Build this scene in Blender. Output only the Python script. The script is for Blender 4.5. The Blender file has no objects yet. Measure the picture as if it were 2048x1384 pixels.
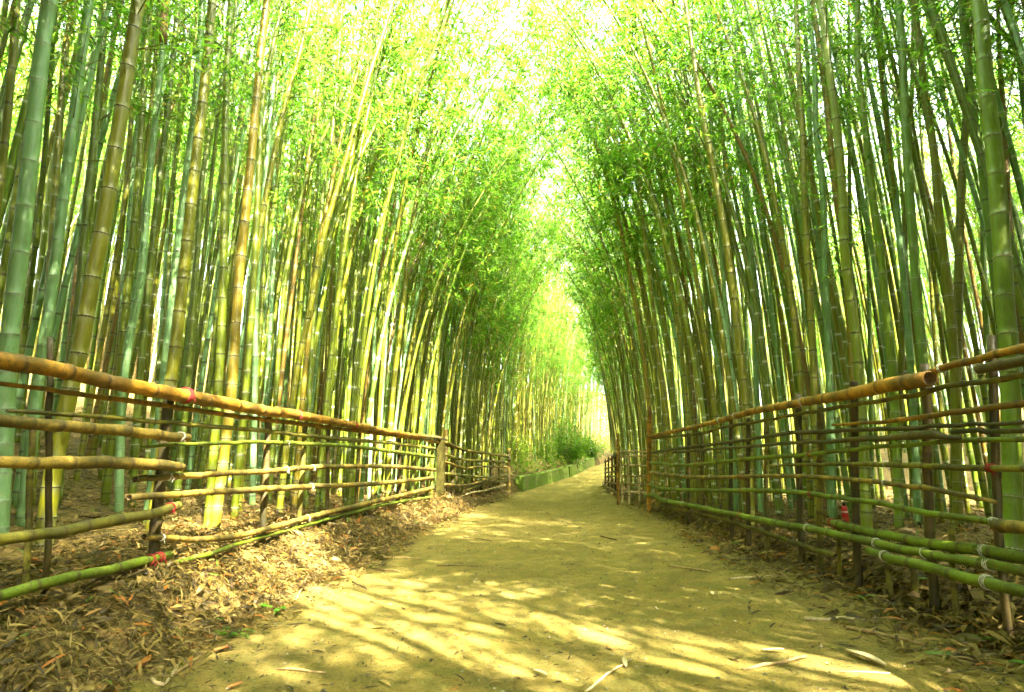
import bpy, math, random
import numpy as np
from mathutils import Vector

# ------------------------------------------------------------------ camera, sky, sun, exposure
scene = bpy.context.scene
COL = scene.collection
FPX = 1150.0                                   # focal length in pixels of a 2048 px wide picture
PITCH = math.atan(233 / FPX)
YAW = math.atan(66 / FPX * math.cos(PITCH))
CAM = np.array([0.0, 0.0, 0.95])
cam_data = bpy.data.cameras.new('camera')
cam = bpy.data.objects.new('camera', cam_data)
COL.objects.link(cam)
cam.location = CAM
cam.rotation_euler = (math.pi / 2 + PITCH, 0, YAW)
cam_data.sensor_width = 36
cam_data.lens = 36 * FPX / 2048
cam_data.clip_start = 0.05
cam_data.clip_end = 600
scene.camera = cam

SUN_AZ = Vector((0.52, -0.85)).normalized()
SUN_EL = math.radians(49)
SUN_DIR = Vector((SUN_AZ.x * math.cos(SUN_EL), SUN_AZ.y * math.cos(SUN_EL), math.sin(SUN_EL)))
world = bpy.data.worlds.new('World')
scene.world = world
world.use_nodes = True
wn = world.node_tree
wn.nodes.clear()
w_out = wn.nodes.new('ShaderNodeOutputWorld')
w_bg = wn.nodes.new('ShaderNodeBackground')
w_sky = wn.nodes.new('ShaderNodeTexSky')
w_sky.sky_type = 'NISHITA'
w_sky.sun_disc = False
w_sky.sun_elevation = SUN_EL
w_sky.sun_rotation = math.atan2(SUN_AZ.x, SUN_AZ.y)
w_sky.dust_density = 5.0
w_sky.air_density = 1.0
w_sky.ozone_density = 0.6
w_bg.inputs['Strength'].default_value = 0.15
w_hs = wn.nodes.new('ShaderNodeHueSaturation')   # a hazy, milky summer sky
w_hs.inputs['Saturation'].default_value = 0.35
wn.links.new(w_sky.outputs[0], w_hs.inputs['Color'])
wn.links.new(w_hs.outputs[0], w_bg.inputs[0])
wn.links.new(w_bg.outputs[0], w_out.inputs[0])

sun_data = bpy.data.lights.new('sun', 'SUN')
sun_data.energy = 5.0
sun_data.angle = math.radians(0.53)
sun_data.color = (1.0, 0.94, 0.84)
sun = bpy.data.objects.new('sun', sun_data)
COL.objects.link(sun)
sun.rotation_euler = SUN_DIR.to_track_quat('Z', 'Y').to_euler()
sun.location = (8, -12, 20)

vs = scene.view_settings
vs.view_transform = 'Standard'
vs.look = 'None'
vs.gamma = 1
vs.use_curve_mapping = False
vs.exposure = 4.25
cy = scene.cycles
cy.max_bounces = 6
cy.diffuse_bounces = 4
cy.glossy_bounces = 2
cy.transmission_bounces = 4
cy.use_denoising = True
cy.use_adaptive_sampling = True
cy.adaptive_threshold = 0.02
cy.caustics_reflective = False
cy.caustics_refractive = False

# ------------------------------------------------------------------ helpers
rng = np.random.default_rng(7)
F3 = np.array([-math.sin(YAW) * math.cos(PITCH), math.cos(YAW) * math.cos(PITCH), math.sin(PITCH)])
R3 = np.array([math.cos(YAW), math.sin(YAW), 0.0])
U3 = np.cross(R3, F3)


def ray(x, y):
    return F3 + R3 * (x - 1024) / FPX + U3 * (692 - y) / FPX


def on_plane(x, y, p, n):
    """the world point where the line of sight through a photo pixel meets an upright plane"""
    d = ray(x, y)
    t = np.dot(np.asarray(p) - CAM, n) / np.dot(d, n)
    return CAM + d * t, t


def at_depth(x, y, Y):
    return on_plane(x, y, (0, Y, 0), np.array([0, 1.0, 0]))


def project(P):
    v = np.asarray(P) - CAM
    z = v @ F3
    return 1024 + FPX * (v @ R3) / z, 692 - FPX * (v @ U3) / z, z


def smooth(a, b, x):
    t = np.clip((np.asarray(x, float) - a) / (b - a), 0, 1)
    return t * t * (3 - 2 * t)


def wob(x, y, s=1.0, k=0.0):
    """cheap smooth noise made of sines"""
    return (np.sin(x * 1.7 * s + 1.3 + k) * np.cos(y * 1.3 * s - .7 + k) + .5 * np.sin(x * 3.9 * s - y * 2.6 * s + 2 * k)
            + .3 * np.sin(x * 7.1 * s + y * 6.3 * s + k)) / 1.8


EDGE_Y = np.array([-30, 0, 8, 12.5, 16, 19.5, 24, 28, 34, 40, 48, 60, 90])
EDGE_L = np.array([-1.75, -1.72, -1.62, -1.42, -1.05, -.74, .05, 1.0, 2.1, 3.2, 6.0, 12, 30])
EDGE_R = np.array([1.95, 1.92, 1.85, 1.78, 1.66, 1.8, 2.2, 2.8, 3.9, 5.3, 8.6, 15.5, 34])
EDGE_Z = np.array([0, 0, 0, 0, 0, .03, .1, .22, .45, .72, 1.1, 1.9, 3.5])


def edge(Y):
    return np.interp(Y, EDGE_Y, EDGE_L), np.interp(Y, EDGE_Y, EDGE_R), np.interp(Y, EDGE_Y, EDGE_Z)


def path_z(X, Y):
    l, r, z = edge(Y)
    u = (np.asarray(X) - l) / (r - l)
    return z + .09 * smooth(.62, 1.02, u) + .012 * wob(np.asarray(X), np.asarray(Y), .9)


def ground_z(X, Y):
    X = np.asarray(X, float)
    Y = np.asarray(Y, float)
    l, r, z = edge(Y)
    dl = l - X + .12 * wob(X, Y, 1.6)
    dr = X - r + .12 * wob(X, Y, 1.6, 2)
    far = smooth(18.2, 19.8, Y)
    bl = .30 * smooth(.0, .85, dl) + .13 * np.clip(dl - .7, 0, 4) + .27 * np.clip(dl - 3.2, 0, 24)
    bf = .5 * smooth(.02, .3, dl) + .55 * np.clip(dl - .5, 0, 5) + .30 * np.clip(dl - 5, 0, 18)
    br = .17 * smooth(.0, .5, dr) + .03 * np.clip(dr - .4, 0, 7) + .20 * np.clip(dr - 7, 0, 26)
    h = np.where(dl > 0, bl * (1 - far) + bf * far, np.where(dr > 0, br + .09, 0))
    inside = (dl <= 0) & (dr <= 0)
    rough = .035 * wob(X, Y, 2.3) * smooth(.1, .8, np.maximum(dl, dr))
    return z + np.where(inside, path_z(X, Y) - z - .05, h - .02) + rough


def make_mesh(name, v, faces, mats=(), smooth_shade=True, attrs=None, mat_idx=None):
    """faces: list of (n,k) int arrays"""
    me = bpy.data.meshes.new(name)
    v = np.ascontiguousarray(v, np.float32)
    me.vertices.add(len(v))
    me.vertices.foreach_set('co', v.ravel())
    faces = [np.ascontiguousarray(f, np.int32) for f in faces if len(f)]
    loops = np.concatenate([f.ravel() for f in faces])
    sizes = np.concatenate([np.full(len(f), f.shape[1], np.int32) for f in faces])
    starts = np.concatenate([[0], np.cumsum(sizes)[:-1]]).astype(np.int32)
    me.loops.add(len(loops))
    me.loops.foreach_set('vertex_index', loops)
    me.polygons.add(len(sizes))
    me.polygons.foreach_set('loop_start', starts)
    if smooth_shade is not None:
        me.polygons.foreach_set('use_smooth', np.full(len(sizes), smooth_shade, bool))
    for m in mats:
        me.materials.append(m)
    if mat_idx is not None:
        me.polygons.foreach_set('material_index', np.ascontiguousarray(mat_idx, np.int32))
    for k, a in (attrs or {}).items():
        at = me.attributes.new(k, 'FLOAT', 'POINT')
        at.data.foreach_set('value', np.ascontiguousarray(a, np.float32))
    me.update(calc_edges=True)
    return me


def link(name, data, parent=None, color=None, kind=None, label=None, cat=None, group=None, loc=None):
    o = bpy.data.objects.new(name, data)
    COL.objects.link(o)
    if parent is not None:
        o.parent = parent
    if color is not None:
        o.color = color if len(color) == 4 else (*color, 0.5)
    for k, val in (('kind', kind), ('label', label), ('category', cat), ('group', group)):
        if val:
            o[k] = val
    if loc is not None:
        o.location = loc
    return o


def thing(name, loc, label, cat, group=None):
    o = link(name, None, label=label, cat=cat, group=group, loc=loc)
    o.empty_display_size = .1
    return o


def frames(P):
    T = np.gradient(P, axis=0)
    T /= np.linalg.norm(T, axis=1)[:, None] + 1e-12
    a = np.array([0, 1.0, 0]) if abs(T[0][1]) < .8 else np.array([1.0, 0, 0])
    N = np.empty_like(P)
    n = a - T[0] * np.dot(a, T[0])
    for i in range(len(P)):
        n = n - T[i] * np.dot(n, T[i])
        n /= np.linalg.norm(n)
        N[i] = n
    return T, N, np.cross(T, N)


def tube(P, r, sides=8, cap0=True, cap1=True, hollow0=0.0, hollow1=0.0, lump=None):
    """rings of vertices swept along P; hollow ends get a rim and a recessed bottom"""
    P = np.asarray(P, float)
    r = np.broadcast_to(np.asarray(r, float), (len(P),)).copy()
    T, N, B = frames(P)
    rows = list(zip(P, r, N, B))
    if hollow0:
        rows = [(P[0] + T[0] * hollow0, r[0] * .74, N[0], B[0]), (P[0], r[0] * .78, N[0], B[0])] + rows
    if hollow1:
        rows = rows + [(P[-1], r[-1] * .78, N[-1], B[-1]), (P[-1] - T[-1] * hollow1, r[-1] * .74, N[-1], B[-1])]
    a = np.arange(sides) * 2 * math.pi / sides
    V = np.concatenate([p + (np.cos(a)[:, None] * n + np.sin(a)[:, None] * b) * rr for p, rr, n, b in rows])
    k = len(rows)
    i = np.arange(k - 1)[:, None] * sides
    j = np.arange(sides)[None, :]
    j2 = (j + 1) % sides
    Q = np.stack([i + j, i + j2, i + sides + j2, i + sides + j], -1).reshape(-1, 4)
    caps = []
    if cap0:
        caps.append(np.arange(sides)[::-1][None])
    if cap1:
        caps.append((np.arange(sides) + (k - 1) * sides)[None])
    return V, Q, caps


def spline(P, step):
    """smooth resampling of a polyline (Catmull-Rom), about one point per step"""
    P = np.asarray(P, float)
    if len(P) == 2:
        n = max(2, int(np.linalg.norm(P[1] - P[0]) / step) + 1)
        return P[0] + (P[1] - P[0]) * np.linspace(0, 1, n)[:, None]
    E = np.vstack([2 * P[0] - P[1], P, 2 * P[-1] - P[-2]])
    out = []
    for i in range(1, len(E) - 2):
        n = max(1, int(np.linalg.norm(E[i + 1][:3] - E[i][:3]) / step))
        for t in np.arange(n) / n:
            a, b, c, d = E[i - 1], E[i], E[i + 1], E[i + 2]
            out.append(.5 * (2 * b + (c - a) * t + (2 * a - 5 * b + 4 * c - d) * t * t + (3 * b - a - 3 * c + d) * t ** 3))
    out.append(P[-1])
    return np.array(out)


# ------------------------------------------------------------------ materials
class N:
    def __init__(self, name):
        self.m = bpy.data.materials.new(name)
        self.m.use_nodes = True
        self.t = self.m.node_tree
        self.t.nodes.clear()
        self.out = self.t.nodes.new('ShaderNodeOutputMaterial')

    def node(self, kind, **kw):
        n = self.t.nodes.new('ShaderNode' + kind)
        ins = kw.pop('ins', {})
        for k, v in kw.items():
            setattr(n, k, v)
        for k, v in ins.items():
            if hasattr(v, 'is_output') or isinstance(v, bpy.types.NodeSocket):
                self.t.links.new(v, n.inputs[k])
            else:
                n.inputs[k].default_value = v
        return n

    def noise(self, scale, detail=4, vec=None, rough=.55, dist=0):
        n = self.node('TexNoise', ins={'Scale': scale, 'Detail': detail, 'Roughness': rough, 'Distortion': dist})
        if vec is not None:
            self.t.links.new(vec, n.inputs['Vector'])
        return n.outputs['Fac']

    def coord(self, which='Object', scale=None):
        c = self.node('TexCoord').outputs[which]
        if scale:
            c = self.node('Mapping', ins={'Vector': c, 'Scale': scale}).outputs[0]
        return c

    def ramp(self, fac, stops):
        r = self.node('ValToRGB')
        e = r.color_ramp.elements
        while len(e) < len(stops):
            e.new(.5)
        for el, (p, c) in zip(e, stops):
            el.position = p
            el.color = (*c, 1) if not isinstance(c, (int, float)) else (c, c, c, 1)
        self.t.links.new(fac, r.inputs[0])
        return r.outputs[0]

    def mix(self, a, b, fac, mode='MIX'):
        n = self.node('Mix', data_type='RGBA', blend_type=mode)
        for s, v in ((n.inputs[0], fac), (n.inputs[6], a), (n.inputs[7], b)):
            if isinstance(v, bpy.types.NodeSocket):
                self.t.links.new(v, s)
            else:
                s.default_value = v if isinstance(v, (int, float)) else (*v, 1)
        return n.outputs[2]

    def math(self, op, a, b=0.0, clamp=False):
        n = self.node('Math', operation=op, use_clamp=clamp)
        for s, v in ((n.inputs[0], a), (n.inputs[1], b)):
            if isinstance(v, bpy.types.NodeSocket):
                self.t.links.new(v, s)
            else:
                s.default_value = v
        return n.outputs[0]

    def attr(self, name, kind='GEOMETRY'):
        return self.node('Attribute', attribute_name=name, attribute_type=kind).outputs['Fac']

    def bump(self, h, strength=.4, dist=.01):
        return self.node('Bump', ins={'Height': h, 'Strength': strength, 'Distance': dist}).outputs[0]

    def surface(self, color, rough=.6, bump=None, spec=.4, translucent=None, tfac=.5):
        p = self.node('BsdfPrincipled')
        for s, v in (('Base Color', color), ('Roughness', rough)):
            if isinstance(v, bpy.types.NodeSocket):
                self.t.links.new(v, p.inputs[s])
            else:
                p.inputs[s].default_value = v if isinstance(v, (int, float)) else (*v, 1)
        p.inputs['Specular IOR Level'].default_value = spec
        if bump is not None:
            self.t.links.new(bump, p.inputs['Normal'])
        o = p.outputs[0]
        if translucent is not None:
            tr = self.node('BsdfTranslucent')
            self.t.links.new(translucent, tr.inputs[0]) if isinstance(translucent, bpy.types.NodeSocket) else None
            mx = self.node('MixShader', ins={0: tfac})
            self.t.links.new(o, mx.inputs[1])
            self.t.links.new(tr.outputs[0], mx.inputs[2])
            o = mx.outputs[0]
        self.t.links.new(o, self.out.inputs[0])
        return self.m


def mat_culm(name, per_instance=False):
    n = N(name)
    oi = n.node('ObjectInfo')
    rnd = oi.outputs['Random']
    if per_instance:
        base = n.ramp(rnd, [(0, (.125, .175, .005)), (.3, (.16, .185, .005)), (.5, (.18, .165, .009)), (.7, (.095, .14, .005)),
                            (.82, (.145, .28, .10)), (1, (.21, .16, .015))])
        powder = n.math('MULTIPLY', n.math('GREATER_THAN', rnd, .72), .2)
    else:
        base = oi.outputs['Color']
        powder = oi.outputs['Alpha']
    co = n.coord('Object', (6, 6, .9))
    mott = n.noise(1.6, 5, co)
    fine = n.noise(9, 4, n.coord('Object', (9, 9, 1.2)))
    c = n.mix(base, n.mix(base, (.55, .5, .12), .5, 'MULTIPLY'), n.ramp(mott, [(.42, 0), (.62, 1)]))
    c = n.mix(c, (.30, .25, .06), n.math('MULTIPLY', n.ramp(fine, [(.56, 0), (.70, 1)]), .38))
    streak = n.noise(14, 4, n.coord('Object', (14, 14, .35)), .6)
    c = n.mix(c, n.mix(c, (.42, .38, .2), 1.0, 'MULTIPLY'), n.math('MULTIPLY', n.ramp(streak, [(.52, 0), (.66, 1)]), .5))
    c = n.mix(c, (.36, .42, .25), n.math('MULTIPLY', n.math('MULTIPLY', n.attr('bloom'), n.ramp(mott, [(.3, 1), (.65, .3)])), .22))
    # grey lichen specks
    c = n.mix(c, (.05, .055, .02), n.math('MULTIPLY', n.ramp(n.noise(30, 3, n.coord('Object', (1, 1, .25))), [(.62, 0), (.7, 1)]), .35))
    ring = n.attr('ring')
    tone = n.mix((.055, .045, .016), (.5, .5, .34), n.math('GREATER_THAN', n.math('FRACT', n.math('MULTIPLY', rnd, 7.3)), .62))
    c = n.mix(c, tone, n.math('MULTIPLY', ring, .85))
    rough = n.math('ADD', .34, n.math('MULTIPLY', mott, .2))
    return n.surface(c, rough, n.bump(fine, .12, .004), .45)


def mat_node(name):
    n = N(name)
    base = n.node('ObjectInfo').outputs['Color']
    c = n.mix(base, (.04, .03, .012), n.math('MULTIPLY', n.noise(3, 4, n.coord('Object')), .5))
    return n.surface(c, .6, n.bump(n.noise(6, 3, n.coord('Object')), .3, .05))


def mat_leaf(name, stops, tboost, tfac=.5, rough=.45):
    n = N(name)
    c = n.ramp(n.attr('hue'), stops)
    t = n.ramp(n.attr('hue'), [(p, tuple(min(1, v * b) for v, b in zip(c2, tboost))) for p, c2 in stops])
    return n.surface(c, rough, None, .35, t, tfac)


def mat_rail(name):
    n = N(name)
    oi = n.node('ObjectInfo')
    base, dirt = oi.outputs['Color'], oi.outputs['Alpha']
    co = n.coord('Object')
    big = n.noise(3.2, 5, co, .6)
    streak = n.noise(22, 4, co, .6)
    fine = n.noise(90, 3, co)
    c = n.mix(base, n.mix(base, (.42, .40, .2), .75, 'MULTIPLY'), n.ramp(big, [(.42, 0), (.58, 1)]))
    c = n.mix(c, (.40, .29, .06), n.math('MULTIPLY', n.ramp(streak, [(.56, 0), (.7, 1)]), .3))
    moss = n.math('MULTIPLY', n.ramp(n.math('ADD', n.math('MULTIPLY', big, .6), n.math('MULTIPLY', streak, .4)), [(.40, 0), (.58, 1)]), dirt)
    c = n.mix(c, (.035, .036, .009), moss)
    c = n.mix(c, (.03, .024, .012), n.math('MULTIPLY', n.ramp(fine, [(.56, 0), (.66, 1)]), .6))
    ring = n.attr('ring')
    c = n.mix(c, (.06, .04, .015), n.math('MULTIPLY', ring, .85))
    return n.surface(c, n.math('ADD', .42, n.math('MULTIPLY', streak, .35)), n.bump(n.math('ADD', streak, n.math('MULTIPLY', fine, .4)), .35, .008), .35)


def mat_plain(name, color, rough=.7, var=.4, scale=20, bump=.3, spec=.3):
    n = N(name)
    nz = n.noise(scale, 5, n.coord('Object'))
    c = n.mix(color, tuple(v * (1 - var) for v in color), n.ramp(nz, [(.35, 0), (.65, 1)]))
    return n.surface(c, rough, n.bump(nz, bump, .01), spec)


M_CULM = mat_culm('bamboo_skin')
M_CULM_FAR = mat_culm('bamboo_skin_grove', True)
M_NODE = mat_node('bamboo_node')
M_LEAF = mat_leaf('bamboo_leaf', [(0, (.016, .046, .003)), (.4, (.052, .100, .007)), (.75, (.096, .138, .014)), (.93, (.16, .160, .026)), (1, (.26, .12, .02))],
                  (3.4, 4.2, 3.0), .60)
M_TWIG = mat_plain('bamboo_twig', (.17, .16, .035), .6, .5, 8)
M_LITTER = mat_leaf('dry_leaf', [(0, (.020, .012, .003)), (.3, (.060, .038, .006)), (.6, (.14, .092, .013)), (.85, (.30, .21, .05)), (.95, (.34, .12, .012)), (1, (.10, .16, .015))],
                    (1.2, 1.2, 1.1), .22, .6)
M_RAIL = mat_rail('fence_bamboo')
M_SHEATH = mat_plain('dry_sheath', (.30, .19, .07), .7, .5, 18)
M_RED = mat_plain('red_twine', (.36, .022, .018), .7, .4, 120)
M_WHITE = mat_plain('white_twine', (.50, .47, .34), .7, .3, 120)
M_WOOD = mat_plain('weathered_wood', (.060, .052, .010), .9, .6, 14, .6, .05)
M_STICK = mat_plain('dry_stick', (.38, .25, .085), .7, .5, 25)


def mat_ground():
    n = N('forest_soil')
    co = n.coord('Object')
    a = n.noise(1.1, 6, co, .6)
    b = n.noise(14, 6, co, .65)
    v = n.node('TexVoronoi', ins={'Vector': n.node('Mapping', ins={'Vector': co, 'Scale': (9, 5, 5)}).outputs[0], 'Scale': 2.2})
    c = n.ramp(b, [(.3, (.030, .020, .006)), (.5, (.11, .07, .017)), (.7, (.24, .16, .04))])
    c = n.mix(c, (.40, .29, .10), n.math('MULTIPLY', n.ramp(v.outputs['Distance'], [(.1, 1), (.35, 0)]), .45))
    c = n.mix(c, (.06, .07, .012), n.math('MULTIPLY', n.ramp(a, [(.5, 0), (.7, 1)]), .5))
    return n.surface(c, .9, n.bump(n.math('ADD', b, v.outputs['Distance']), .8, .03), .2)


def mat_path():
    n = N('packed_earth')
    co = n.coord('Object')
    a = n.noise(.8, 6, co, .6)
    b = n.noise(7, 7, co, .7)
    d = n.noise(60, 6, co, .75)
    e = n.noise(190, 3, co, .7)
    c = n.ramp(a, [(.3, (.21, .150, .020)), (.5, (.28, .200, .036)), (.72, (.345, .248, .064))])
    c = n.mix(c, (.15, .14, .022), n.math('MULTIPLY', n.ramp(b, [(.46, 0), (.56, 1)]), .6))
    c = n.mix(c, (.12, .085, .018), n.math('MULTIPLY', n.ramp(n.noise(2.4, 6, co, .65), [(.50, 0), (.62, 1)]), .5))
    c = n.mix(c, (.06, .048, .010), n.math('MULTIPLY', n.ramp(d, [(.52, 0), (.62, 1)]), .7))
    c = n.mix(c, (.46, .36, .12), n.math('MULTIPLY', n.ramp(e, [(.56, 0), (.68, 1)]), .55))
    h = n.math('ADD', n.math('MULTIPLY', b, .8), n.math('ADD', n.math('MULTIPLY', d, .5), n.math('MULTIPLY', e, .2)))
    return n.surface(c, .88, n.bump(h, 1.0, .03), .2)


def mat_kerb():
    n = N('mossy_concrete')
    co = n.coord('Object')
    a = n.noise(1.6, 5, co, .6)
    b = n.noise(16, 5, co, .65)
    c = n.mix((.135, .22, .012), (.19, .19, .06), n.ramp(a, [(.45, 0), (.7, 1)]))
    c = n.mix(c, (.045, .045, .015), n.math('MULTIPLY', n.ramp(b, [(.46, 0), (.6, 1)]), .75))
    return n.surface(c, .9, n.bump(b, .9, .05), .2)


# ------------------------------------------------------------------ ground, path, kerb wall
def axis(segs):
    return np.concatenate([np.arange(a, b, s) for a, b, s in segs] + [[segs[-1][1]]])


gx = axis([(-300, -60, 20), (-60, -20, 2.5), (-20, -6, .7), (-6, -2.8, .16), (-2.8, 4, .075), (4, 8, .2), (8, 22, .7), (22, 60, 2.5), (60, 300, 20)])
gy = axis([(-60, -16, 4), (-16, 0, .8), (0, 9, .075), (9, 22, .16), (22, 50, .5), (50, 110, 3), (110, 400, 25)])
GX, GY = np.meshgrid(gx, gy)
GZ = ground_z(GX, GY)
nx, ny = len(gx), len(gy)
ii = (np.arange(ny - 1)[:, None] * nx + np.arange(nx - 1)[None]).ravel()
link('ground', make_mesh('ground', np.stack([GX.ravel(), GY.ravel(), GZ.ravel()], 1),
                         [np.stack([ii, ii + 1, ii + nx + 1, ii + nx], 1)], [mat_ground()]), kind='structure')

py_ = axis([(-30, 0, .6), (0, 12, .1), (12, 30, .25), (30, 85, 1)])
pu = np.linspace(-.16, 1.06, 60)
PL, PR, _ = edge(py_)
PX = PL[:, None] + (PR - PL)[:, None] * pu[None]
PY = np.repeat(py_[:, None], len(pu), 1)
PZ = path_z(PX, PY)
nx, ny = len(pu), len(py_)
ii = (np.arange(ny - 1)[:, None] * nx + np.arange(nx - 1)[None]).ravel()
link('path', make_mesh('path', np.stack([PX.ravel(), PY.ravel(), PZ.ravel()], 1),
                       [np.stack([ii, ii + 1, ii + nx + 1, ii + nx], 1)], [mat_path()]), kind='structure')

M_KERB = mat_kerb()
kerb_t = thing('kerb_wall', (-.8, 19.3, 0), 'low mossy concrete retaining wall along the far left edge of the path', 'wall')
ky = np.array([19.2, 21.6, 24.0, 26.4, 28.8, 31.4, 34.2, 37.2, 40.5])
for a, b in zip(ky[:-1], ky[1:]):
    yy = np.linspace(a + .012, b - .012, 5)
    l, r, z = edge(yy)
    vv = []
    jz, jx = math.sin(a * 5.1) * .03, math.sin(a * 3.3) * .025
    for x, y, zz in zip(l + jx, yy, z + jz):
        for dx, dz in ((.06, -.25), (.03, .47), (.0, .50), (-.20, .50), (-.23, .47), (-.23, -.25)):
            vv.append((x + dx + .8, y - 19.3, zz + dz))
    k = len(yy)
    q = [(i * 6 + j, i * 6 + (j + 1) % 6, (i + 1) * 6 + (j + 1) % 6, (i + 1) * 6 + j) for i in range(k - 1) for j in range(6)]
    caps = [np.array([list(range(6))[::-1]]), np.array([[(k - 1) * 6 + j for j in range(6)]])]
    link('wall_block', make_mesh('wall_block', np.array(vv), [np.array(q)] + caps, [M_KERB], False), kerb_t)

# ------------------------------------------------------------------ fences
RAIL_COL = {'gold': (.43, .205, .014, .55), 'tan': (.32, .21, .028, .75), 'olive': (.20, .175, .016, .65), 'green': (.14, .20, .007, .25),
            'dark': (.10, .070, .016, .9), 'pale': (.50, .38, .16, .2)}


def rail_profile(P, r, step, seed):
    """insert node swellings along a pole; returns points, radii, ring weights"""
    rr = np.random.default_rng(seed)
    seg = np.linalg.norm(np.diff(P, axis=0), axis=1)
    s = np.concatenate([[0], np.cumsum(seg)])
    L = s[-1]
    nodes = []
    t = rr.uniform(.03, step)
    while t < L - .015:
        nodes.append(t)
        t += step * rr.uniform(.75, 1.3)
    keys = [(0, 1, 0), (L, 1, 0)]
    for t in nodes:
        keys += [(t - .020, 1.0, 0), (t - .009, 1.11, .45), (t - .001, 1.03, 1), (t + .007, 1.09, .8), (t + .020, .96, 0)]
    for t in s[1:-1]:
        if not any(abs(t - q) < .02 for q in nodes):
            keys.append((t, 1, 0))
    keys = sorted(k for k in keys if 0 <= k[0] <= L)
    S = np.array([k[0] for k in keys])
    S = np.maximum.accumulate(S + np.arange(len(S)) * 1e-5)
    pts = np.stack([np.interp(S, s, P[:, i]) for i in range(3)], 1)
    rad = np.interp(S, s, r) * np.array([k[1] for k in keys])
    return pts, rad, np.array([k[2] for k in keys])


def pole(name, parent, P, r, color, step=.26, sides=10, hollow=(0, 0), seed=0, mat=None, label=None):
    P = spline(np.column_stack([P, r]), .10)
    rr = np.random.default_rng(seed + 5)
    jit = rr.normal(0, .0025, (len(P), 3))
    jit[0] = jit[-1] = 0
    pts, rad, ring = rail_profile(P[:, :3] + jit, P[:, 3], step, seed)
    V, Q, caps = tube(pts, rad, sides, hollow0=hollow[0], hollow1=hollow[1])
    pre, post = (2 if hollow[0] else 0), (2 if hollow[1] else 0)
    ring = np.concatenate([np.ones(pre) * .7, ring, np.ones(post) * .7])
    o = link(name, make_mesh(name, V - np.array(parent.location), [Q] + caps, [mat or M_RAIL], True, {'ring': np.repeat(ring, sides)}), parent, color)
    if label:
        o['label'] = label
    return o


def twine(parent, c, axis_, r, color, loops=3, seed=0, rail=None):
    """a few turns of string wound round a rail"""
    rr = np.random.default_rng(seed)
    axis_ = axis_ / np.linalg.norm(axis_)
    n = np.cross(axis_, [0, 0, 1.0])
    n /= np.linalg.norm(n)
    b = np.cross(axis_, n)
    k = 14 * loops
    a = np.linspace(0, 2 * math.pi * loops, k)
    wid = .0055 * loops
    off = np.linspace(-wid, wid, k) + rr.normal(0, .0016, k)
    R = r * 1.07 + .002 + rr.normal(0, .0008, k) + .003 * np.maximum(0, -np.sin(a)) * rr.uniform(.2, 1)
    P = c + axis_ * off[:, None] + n * (np.cos(a) * R)[:, None] + b * (np.sin(a) * R)[:, None]
    tail = np.array([P[-1] + np.array([rr.normal(0, .006), rr.normal(0, .006), -.012 * i]) for i in range(1, 4)])
    P = np.vstack([P, tail])
    V, Q, caps = tube(P, .0024, 5)
    return link('twine_tie', make_mesh('twine_tie', V - np.array(parent.location), [Q] + caps, [M_RED if color == 'red' else M_WHITE]), parent)


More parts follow.
